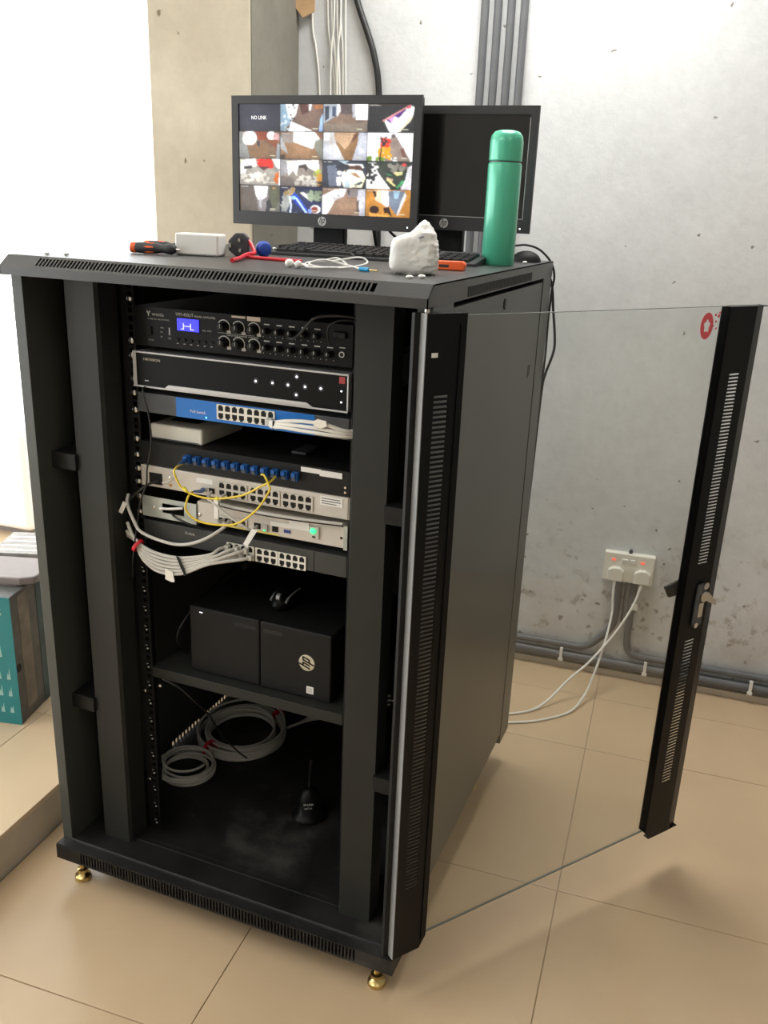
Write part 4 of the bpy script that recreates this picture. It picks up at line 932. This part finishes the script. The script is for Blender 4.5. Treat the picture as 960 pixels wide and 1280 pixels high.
# keyboard
kb = thing('keyboard', (.085, .55, H), 'slim black keyboard lying in front of the monitors', 'keyboard')
def kbp(p): a = math.radians(3.0); return Vector((.10+p[0]*math.cos(a)-p[1]*math.sin(a), .555+p[0]*math.sin(a)+p[1]*math.cos(a), H+p[2]))
kz = lambda y: .007+(y+.075)/.15*.014
MB().prism([(-.075, .0005), (.075, .0005), (.075, .020), (-.075, .006)], (-.222, 0, 0), (0, 1, 0), (0, 0, 1), (.444, 0, 0)).xf(kbp).build('case', M_dkgrip, kb, bevel=.001)
ksrc = {}
def key(x, y, w):
    k = round(w, 4)
    if k not in ksrc:
        mb = MB(); a = [(-w/2, -.0078), (w/2, -.0078), (w/2, .0078), (-w/2, .0078)]; q = .82
        mb.add([(p[0], p[1], 0) for p in a]+[(p[0]*q, p[1]*q, .0055) for p in a], [(3, 2, 1, 0), (4, 5, 6, 7)]+[(i, (i+1) % 4, (i+1) % 4+4, i+4) for i in range(4)])
        o = mb.build('key', M_black, kb, local=True); ksrc[k] = o.data
    else:
        o = bpy.data.objects.new('key', ksrc[k]); COL.objects.link(o); o.parent = kb
    o.location = kbp((x, y, kz(y)-.0008))-kb.location; o.rotation_euler = (math.radians(5.3), 0, math.radians(3))
for r in range(6):
    y = -.060+r*.0205+(.006 if r == 5 else 0)
    x = -.2125
    if r == 0:
        for w in (.025, .021, .021, .110, .021, .021, .021, .025): key(x+w/2, y, w-.002); x += w
    else:
        for i in range(14): key(x+.00945, y, .0172); x += .0189
    for i in range(3): key(.070+i*.0189, y, .0172)
    if r < 5:
        for i in range(4): key(.142+i*.0189, y, .0172)
# flask
fk = thing('vacuum_flask', (.339, .612, T), 'tall mint green steel flask standing on the cabinet', 'flask')
MB().lathe([(.0325, 0), (.0338, .002), (.0338, .193), (.0325, .1965), (.031, .1975)], (.339, .612, T), 40).build('body', M_green, fk, smooth=True)
MB().lathe([(.0312, .197), (.0312, .2)], (.339, .612, T), 32).build('seal', M_dgrey, fk)
MB().lathe([(.0318, .2), (.0332, .2015), (.0332, .236), (.031, .247), (.025, .2545), (.015, .2575), (.001, .258)], (.339, .612, T), 40).build('cup_lid', M_green, fk, smooth=True)
# crumpled lump
from mathutils import noise as mnoise
lump = MB().ball((0, 0, 0), 1, 1, 1, 1, 90, 64)
def lp(p):
    d = p.normalized()
    e = 4.2                                                            # soft box
    r = (abs(d.x)**e+abs(d.y)**e+abs(d.z)**e)**(-1/e)
    q = Vector((d.x*r*.0385, d.y*r*.030, d.z*r*.0325))
    tap = 1-.05*(q.z/.0325)
    q.x *= tap; q.y *= tap
    t = max(0, d.z)
    q.z += .022*math.exp(-((q.x-.015)**2/.00024+(q.y+.002)**2/.0006))*min(1, t*1.5)-.003*t*max(0, -q.x/.03)
    rg = lambda v: 1-2*abs(mnoise.noise(v))
    f = mnoise.noise(q*38)*.0022+rg(q*60+Vector((3, 1, 7)))*(.0012+.0026*max(0, d.x+.1))+rg(q*130)*(.0005+.0014*max(0, d.x+.2))
    q += d*f
    if d.z < -.75: q.z = -.0325
    return Vector((.300+q.x*math.cos(.35)-q.y*math.sin(.35), .205+q.x*math.sin(.35)+q.y*math.cos(.35), T+max(q.z*.97+.0315, 0)))
lm = thing('plastic_lump', (.300, .205, T), 'crumpled white bag lump at the front right of the cabinet top', 'bag')
lump.xf(lp).build('wrap', M_bag, lm, smooth=True)
MB().ball((0, 0, 0), 1, .0048, .0022, .0020, 14, 8).xf(lambda p: (.3225+p.x*.96, .1765+p.x*.25+p.y, T+.0605+p.z+p.x*.3)).build('ink_mark', mat('ink_grey', (.30, .30, .34), .6), lm, smooth=True)
# small things
def rot_thing(name, x, y, rz, lb, cat, group=None):
    o = thing(name, (0, 0, 0), lb, cat, group); o['_'] = 0; del o['_']
    return o, (lambda: (setattr(o, 'location', (x, y, T)), setattr(o, 'rotation_euler', (0, 0, rz))))
def screwdriver(x, y, z, rz, lb, colour, L=.10):
    o, fin = rot_thing('screwdriver', x, y, rz, lb, 'screwdriver', 'screwdrivers on the cabinet')
    MB().lathe([(.006, 0), (.0098, .002), (.0105, .010), (.0100, .013)], (0, 0, .0108), 18, (1, 0, 0)).build('end_cap', colour, o, smooth=True, local=True)
    MB().lathe([(.0100, .013), (.0108, .03), (.0100, .055), (.0072, .068), (.0095, .078), (.0105, .086), (.0070, .094), (.004, .096)], (0, 0, .0108), 18, (1, 0, 0)).build('grip', M_dkgrip, o, smooth=True, local=True)
    MB().lathe([(.0103, .024), (.0113, .04), (.0105, .052)], (0, 0, .0108), 6, (1, 0, 0)).build('grip_band', colour, o, local=True)
    MB().cyl((.095, 0, .0108), (.104, 0, .0100), .0025).build('shaft', M_chrome, o, smooth=True, local=True)
    fin(); o.location.z = z
screwdriver(-.302, .245, T, math.radians(8), 'dark grip screwdriver with orange cap, nearer the front of the cabinet', M_orange)
screwdriver(-.330, .330, T, math.radians(-4), 'orange and black screwdriver lying behind the other screwdriver', M_orange)
ch, fin = rot_thing('charger', -.178, .300, math.radians(12), 'plain white box shaped charger beside the black plug', 'charger')
MB().box(-.044, .044, -.024, .024, .0004, .0415).build('body', M_white, ch, local=True, bevel=.004, seg=3)
B(-.040, .040, -.0246, -.0238, .003, .0045).build('seam', M_silver, ch, local=True)
fin()
pg, fin = rot_thing('power_plug', -.118, .345, math.radians(22), 'black three pin plug standing on its side next to the white charger', 'plug')
MB().prism([(-.020, .012), (-.006, .0005), (.012, .0005), (.020, .008), (.019, .036), (.010, .0445), (-.006, .0445), (-.020, .030)], (0, -.012, 0), (1, 0, 0), (0, 0, 1), (0, .024, 0)).build('body', M_dgrey, pg, local=True, bevel=.002)
for x, z in ((.004, .032), (.005, .013)): MB().box(x-.002, x+.002, -.030, -.014, z-.003, z+.003).build('pin', M_chrome, pg, local=True)
MB().box(-.016, -.012, -.032, -.014, .018, .026).build('pin', M_chrome, pg, local=True)
fin()
rs = thing('red_strap', (-.05, .28, T), 'flat red strap lying on the cabinet before the keyboard, one end looped', 'strap')
MB().tube([(-.030, .170, T+.0042), (-.052, .235, T+.0045), (-.075, .300, T+.0075), (-.076, .330, T+.009), (-.090, .345, T+.022), (-.100, .350, T+.030)], .0040).build('strap_end', M_red, rs, smooth=True)
MB().box(0, .128, -.0055, .0055, 0, .0055).xf(lambda p: (-.078+p.x*math.cos(-.12)-p.y*math.sin(-.12), .300+p.x*math.sin(-.12)+p.y*math.cos(-.12), T+.0003+p.z)).build('strap_tail', M_red, rs, bevel=.002)
bl = thing('blue_tool', (-.07, .37, T), 'round blue tool handle behind the red strap', 'tool')
MB().lathe([(.002, .0), (.011, .002), (.0155, .009), (.0155, .017), (.012, .025), (.008, .027)], (-.084, .372, T+.0158), 18, (.75, -.65, .0)).build('handle', M_bluep, bl, smooth=True)
MB().cyl((-.080, .372, T+.010), (-.108, .383, T+.007), .0065, .005).build('neck', M_bluep, bl, smooth=True)
# earphones
ep = thing('earphones', (.15, .18, T), 'white wired earphones tangled near the front edge of the cabinet', 'earphones')
loops = [(.098, .155, .007), (.112, .165, .006), (.128, .205, .010), (.150, .225, .016), (.178, .205, .005), (.165, .150, .004), (.130, .145, .004), (.118, .175, .009), (.150, .200, .012), (.188, .235, .019), (.203, .235, .010), (.185, .185, .0035), (.150, .160, .0035), (.125, .165, .008), (.140, .190, .014), (.175, .20, .008), (.20, .195, .004), (.215, .18, .0035)]
MB().tube([(x, y, T+z) for x, y, z in loops], .0016).build('cord', M_white, ep, smooth=True)
MB().ball((.094, .152, T+.0072), .0072, 1.15, 1, .98).cyl((.094, .152, T+.006), (.110, .164, T+.0045), .0030).build('earbud', M_white, ep, smooth=True)
MB().ball((.112, .150, T+.0065), .0065).cyl((.112, .15, T+.006), (.128, .156, T+.004), .0028).build('earbud', M_white, ep, smooth=True)
MB().cyl((.213, .181, T+.0036), (.232, .175, T+.0034), .0034).build('jack_sleeve', mat('jack_blue', (.02, .35, .70), .4), ep, smooth=True)
MB().cyl((.232, .175, T+.0034), (.250, .170, T+.0034), .0015).build('jack_pin', M_brass, ep, smooth=True)
# orange cutter
ct, fin = rot_thing('box_cutter', .312, .352, math.radians(6), 'small orange utility cutter between the white lump and the keyboard', 'cutter')
MB().prism([(-.05, .0004), (.034, .0004), (.036, .012), (.030, .0165), (-.05, .0155)], (0, -.010, 0), (1, 0, 0), (0, 0, 1), (0, .020, 0)).build('handle', M_orange, ct, local=True, bevel=.002)
B(-.012, .006, -.0106, -.0098, .005, .010).build('slot', M_dkgrip, ct, local=True)
fin()
# crumbs of white plastic
for x, y, s, lb in ((.335, .094, .0048, 'white crumb on the front edge before the lump, left one'), (.347, .118, .005, 'white crumb on the front edge before the lump, right one'),
                    (.372, .72, .0042, 'white crumb at the rear right of the cabinet top, nearer the flask'), (.380, .775, .0042, 'white crumb at the rear right of the cabinet top, nearer the corner'),
                    (-.345, .06, .0042, 'white crumb at the front left corner of the cabinet top, leftmost'), (-.315, .075, .0045, 'white crumb at the front left corner of the cabinet top, nearer the screwdrivers'),
                    (-.21, .66, .004, 'white crumb before the pillar behind the blue tool, left one'), (-.188, .67, .004, 'white crumb before the pillar behind the blue tool, right one')):
    tag(MB().ball((x, y, T+s*.6), s, 1.35, 1, .62, 10, 7).build('plastic_crumb', M_white, None, smooth=True), lb, 'crumb', 'white crumbs on the cabinet top')
bb_ = MB().ball((0, 0, 0), 1, .034, .03, .024, 18, 10).xf(lambda p: (.358+p.x, .79+p.y, T+max(p.z, 0)))
tag(bb_.build('dark_adapter', M_matte, None, smooth=True), 'rounded black adapter on the cabinet top behind the green flask', 'adapter')
# cords from the monitors
tag(MB().tube([(.30, .855, 1.45), (.305, .86, 1.40), (.3094, .868, 1.388), (.335, .875, 1.3900), (.365, .883, 1.3815), (.392, .893, 1.356), (.4035, .899, 1.325), (.401, .9, 1.2913), (.400, .901, 1.26), (.399, .902, 1.2211), (.400, .902, 1.13), (.398, .9, 1.0659), (.396, .897, .9856), (.394, .896, .80)], .0026).build('power_cable', M_bcable, None, smooth=True), 'thin black cord arching over the rear right corner of the cabinet', 'cable')
tag(MB().tube([(.385, .892, 1.34), (.399, .905, 1.30), (.4075, .906, 1.245), (.417, .907, 1.185), (.418, .907, 1.145), (.404, .905, 1.09), (.399, .905, 1.05), (.396, .905, .90), (.393, .903, .70)], .0032).build('power_cable', M_bcable, None, smooth=True), 'thicker black cord bulging out behind the rear right edge of the cabinet', 'cable')
tag(MB().tube([(-.20, .80, 1.42), (-.185, .81, 1.405), (-.165, .82, 1.388), (-.14, .825, 1.372)], .003).build('video_cable', M_wcable, None, smooth=True), 'short white cable under the lit monitor left of its stand', 'cable')
tag(MB().tube([(-.02, .79, 1.43), (-.017, .80, 1.40), (-.015, .81, 1.372)], .0042).build('video_cable', M_bcable, None, smooth=True), 'black cable hanging straight down below the lit monitor', 'cable')
tag(MB().tube([(.01, .79, 1.425), (.03, .80, 1.400), (.055, .815, 1.385), (.10, .83, 1.376)], .0032).build('video_cable', M_bcable, None, smooth=True), 'black cable curving down between the two monitors', 'cable')

# ------------------------------------------------------------------ on the back wall (room coordinates)
def rthing(name, u, w, z, label, cat, group=None):
    o = thing(name, (0, 0, 0), label, cat, group); o.rotation_euler = (0, 0, RA); o.location = room(u, w, z); o['u'] = u; o['w'] = w; o['z'] = z
    return o
def rb(mb, name, material, parent, **k):
    u, w, z = parent['u'], parent['w'], parent['z']
    return mb.xf(lambda p: (p.x-u, p.y-w, p.z-z)).build(name, material, parent, local=True, **k)
def rsolo(mb, name, material, label, cat, group=None, **k):
    o = mb.build(name, material, None, **k); o.rotation_euler = (0, 0, RA); return tag(o, label, cat, group)
WY = 1.48
so = rthing('wall_socket', .712, WY, .396, 'cream double socket with red lamps low on the concrete wall', 'socket')
rb(B(.634, .790, 1.452, WY, .3465, .4430), 'face_plate', M_cream, so, bevel=.003)
for u in (.6637, .7532):
    rb(B(u-.0055, u+.0055, 1.4490, 1.453, .4175, .4235), 'rocker_lamp', M_ledr, so, bevel=.001)
rb(B(.690, .707, 1.4485, 1.453, .4150, .4265), 'rocker', M_white, so, bevel=.0015)
rb(B(.714, .731, 1.4485, 1.453, .4150, .4265), 'rocker', M_white, so, bevel=.0015)
rb(MB().cyl((.712, 1.4795, .447), (.712, 1.462, .449), .006), 'earth_screw', M_dgrey, so)
for u0, lb, cp in ((.6745, 'white plug in the left half of the wall socket, with its cord', [(.6735, 1.438, .35), (.6760, 1.432, .30), (.680, 1.42, .245), (.672, 1.36, .17), (.655, 1.30, .09), (.635, 1.25, .03), (.60, 1.17, .006), (.52, 1.09, .0045), (.45, 1.05, .0045), (.38, 1.02, .0045)]),
                   (.757, 'white plug in the right half of the wall socket, with its cord', [(.757, 1.438, .35), (.748, 1.425, .305), (.728, 1.40, .255), (.690, 1.36, .19), (.632, 1.30, .118), (.580, 1.25, .072), (.53, 1.19, .022), (.49, 1.14, .006), (.44, 1.10, .0045), (.38, 1.07, .0045)])):
    p = rthing('power_plug', u0, 1.44, .36, lb, 'plug', 'plugs in the wall socket')
    rb(MB().prism([(-.026, .0), (.026, .0), (.0245, .036), (.010, .046), (-.010, .046), (-.0245, .036)], (u0, 1.4525, .353), (1, 0, 0), (0, 0, 1), (0, -.020, 0)), 'body', M_cream, p, bevel=.004, seg=3)
    rb(MB().cyl((u0, 1.441, .356), (u0, 1.439, .332), .0052, .004), 'strain_relief', M_wcable, p)
    rb(MB().tube(cp, .0036), 'cord', M_wcable, p, smooth=True)
    if u0 > .7: rb(MB().box(.737, .756, 1.417, 1.4178, .27, .292), 'cord_tag', M_label, p)
# conduits
for k in range(4):
    u = .1175+.0375*k
    rsolo(MB().tube([(u-.006-.002*k*0, 1.466, 2.798), (u, 1.466, 1.9), (u, 1.466, 1.0)], .0115, n=14, smooth=False), 'conduit', M_pipe, 'grey vertical conduit on the wall above the blank monitor, %s from left' % ('first', 'second', 'third', 'fourth')[k], 'pipe', 'vertical conduits on the wall', smooth=True)
rsolo(MB().tube([(-.45, 1.462, .085), (.50, 1.462, .087), (.585, 1.462, .088), (.618, 1.462, .100), (.648, 1.462, .13), (.680, 1.463, .175), (.690, 1.465, .22), (.690, 1.466, .345)], .0115, n=12, k=6), 'conduit', M_pipe, 'grey conduit bending up to the socket from the left', 'pipe', smooth=True)
rsolo(MB().tube([(2.58, 1.462, .090), (1.0, 1.462, .089), (.82, 1.462, .089), (.768, 1.462, .092), (.747, 1.462, .105), (.738, 1.463, .14), (.737, 1.465, .22), (.737, 1.466, .345)], .0115, n=12, k=6), 'conduit', M_pipe, 'grey conduit dropping from the socket and running right', 'pipe', smooth=True)
rsolo(MB().tube([(-.45, 1.460, .050), (.6, 1.460, .050), (2.58, 1.460, .052)], .0155, n=14, smooth=False), 'conduit', M_pipe, 'thick grey conduit along the foot of the wall', 'pipe', smooth=True)
rsolo(MB().cyl((.712, 1.4655, .345), (.712, 1.4655, .20), .003), 'thin_wire', M_pipe, 'thin grey wire between the two conduits below the socket', 'wire', smooth=True)
for u, lb in ((.533, 'left'), (.807, 'middle'), (1.133, 'right')):
    rsolo(MB().box(u-.005, u+.005, 1.440, 1.4445, .040, .082).box(u-.005, u+.005, 1.4445, WY, .074, .079).box(u-.008, u+.008, 1.439, 1.447, .034, .043), 'pipe_clip', M_white, 'white pipe clip on the conduits at the foot of the wall, %s one' % lb, 'clip', 'pipe clips', bevel=.001)
rsolo(MB().box(-.455, 2.58, 1.462, WY, .0002, .022), 'baseboard_back', M_riser, None, None)['kind'] = 'structure'
# cables hanging at the pillar corner
hang = [(-.3615, -.3340, .004), (-.3470, -.3265, .010), (-.3362, -.3434, .015), (-.3286, -.3148, .012), (-.3200, -.3070, .004), (-.3135, -.3200, .020), (-.3035, -.2967, .008)]
for k, (a, b, dw) in enumerate(hang):
    w = 1.476-dw
    rsolo(MB().tube([(a-.012, w, 2.60), (a, w, 2.03), (a*.55+b*.45+.004*math.sin(k*2.1), w, 1.90), (b, w, 1.772), (b+.01, w, 1.40), (b+.03, w, 1.05)], .0026), 'hanging_cable', M_wcable, 'bunched white cable hanging on the wall by the pillar, %s from left' % ('first', 'second', 'third', 'fourth', 'fifth', 'sixth', 'seventh')[k], 'cable', 'bunch of white cables on the wall', smooth=True)
rsolo(MB().tube([(-.418, 1.474, 2.45), (-.412, 1.474, 2.006), (-.3978, 1.474, 1.9034), (-.384, 1.474, 1.7718), (-.37, 1.474, 1.3)], .0028), 'hanging_cable', M_wcable, 'single white cable hanging next to the pillar from the brown tag', 'cable', smooth=True)
rsolo(MB().tube([(-.34, 1.467, 2.45), (-.30, 1.467, 2.15), (-.2684, 1.467, 2.0319), (-.235, 1.467, 1.95), (-.2089, 1.467, 1.88), (-.190, 1.467, 1.7749), (-.18, 1.467, 1.5), (-.175, 1.467, 1.1)], .0095, n=10), 'hanging_cable', M_bcable, 'thick black cable hanging down the wall to the lit monitor', 'cable', smooth=True)
rsolo(MB().prism([(-.455, 2.09), (-.395, 2.09), (-.397, 2.000), (-.4345, 1.984), (-.459, 2.012)], (0, 1.455, 0), (1, 0, 0), (0, 0, 1), (0, .003, 0)).box(-.43, -.42, 1.458, WY, 2.05, 2.06), 'cardboard_tag', M_kraft, 'brown cardboard tag on the wall at the top beside the pillar', 'tag')

# ------------------------------------------------------------------ boxes on the platform at left
def boxt(name, u, w, rz, lb, cat): 
    o = thing(name, (0, 0, 0), lb, cat)
    return o, (lambda: (setattr(o, 'location', room(u, w, .1102)), setattr(o, 'rotation_euler', (0, 0, RA+rz))))
tb, fin = boxt('storage_box', -.770, .3746, math.radians(10), 'tall teal and grey cardboard box standing on the platform', 'box')
B(-.40, 0, .0, .20, 0, .372).build('carton', M_slate, tb, local=True, bevel=.002)
B(-.40, .0008, -.0012, .0002, .0005, .372).build('teal_front', M_teal, tb, local=True)
B(.0, .0009, .125, .20, .0005, .3718).build('teal_side', mat('dull_teal', (.03, .075, .08), .55, var=.3, scale=12), tb, local=True)
B(.0, .0006, .035, .085, .03, .36).build('tape', mat('brown_tape', (.15, .125, .10), .4, var=.4, scale=18), tb, local=True)
for i, z in enumerate((.055, .085, .115, .15, .235)): B(.0009, .0013, .160, .168, z, z+.010+.006*(i == 4)).build('printed_mark', M_print, tb, local=True)
for r, z in enumerate((.035, .085, .135)):
    for k in range(6):
        x = -.022-k*.026
        MB().prism([(x-.007, z), (x+.004, z), (x+.002, z+.022+.006*((k+r) % 3)), (x-.001, z+.012), (x-.004, z+.018)], (0, -.0012, 0), (1, 0, 0), (0, 0, 1), (0, -.0003, 0)).build('printed_figure', mat('teal_print', (.30, .50, .48), .6), tb, local=True)
text('CORDLESS', .030, M_print, tb, (-.20, -.0013, .32), width=.175)
MB().prism([(-.10, .205), (-.035, .200), (-.045, .30), (-.10, .31)], (0, -.0012, 0), (1, 0, 0), (0, 0, 1), (0, -.0003, 0)).build('printed_picture', mat('teal_print', (.30, .50, .48), .6), tb, local=True)
MB().cyl((0, .012, .165), (.0011, .012, .165), .012).build('handle_hole', M_matte, tb, local=True)
fin()
ld, fin = boxt('paper_tray', -.86, .47, math.radians(14), 'shallow mauve grey tray lying on the teal box', 'tray')
MB().prism([(-.20, -.045), (.060, -.045), (.093, -.030), (.097, -.018), (.097, .085), (.08, .097), (-.20, .097)], (0, 0, .375), (1, 0, 0), (0, 1, 0), (0, 0, .022)).build('tray', M_lid, ld, local=True, bevel=.004)
MB().box(-.20, .05, -.045, -.002, .3735, .3752).build('tray_flap', M_lid, ld, local=True)
fin()
pb, fin = boxt('carton_stack', -.86, .62, math.radians(18), 'grey striped carton behind the teal box on the platform', 'box')
B(-.16, .07, .03, .20, 0, .375).build('carton', mat('striped_card', (.30, .28, .26), .6, var=.25, scale=30), pb, local=True, bevel=.002)
for i in range(4): B(-.15, .065, .05+i*.035, .058+i*.035, .375, .3756).build('stripe', M_silver, pb, local=True)
fin()
wbx, fin = boxt('white_cabinet', -1.633, 1.50, 0.0, 'large rounded white box standing by the bright window', 'box')
B(-.62, 0, .0, .40, .03, .46).build('body', mat('bright_white', (.93, .93, .93), .4), wbx, local=True, bevel=.035, seg=5)
B(-.56, -.06, .05, .35, 0, .035).build('plinth', M_lid, wbx, local=True)
fin()
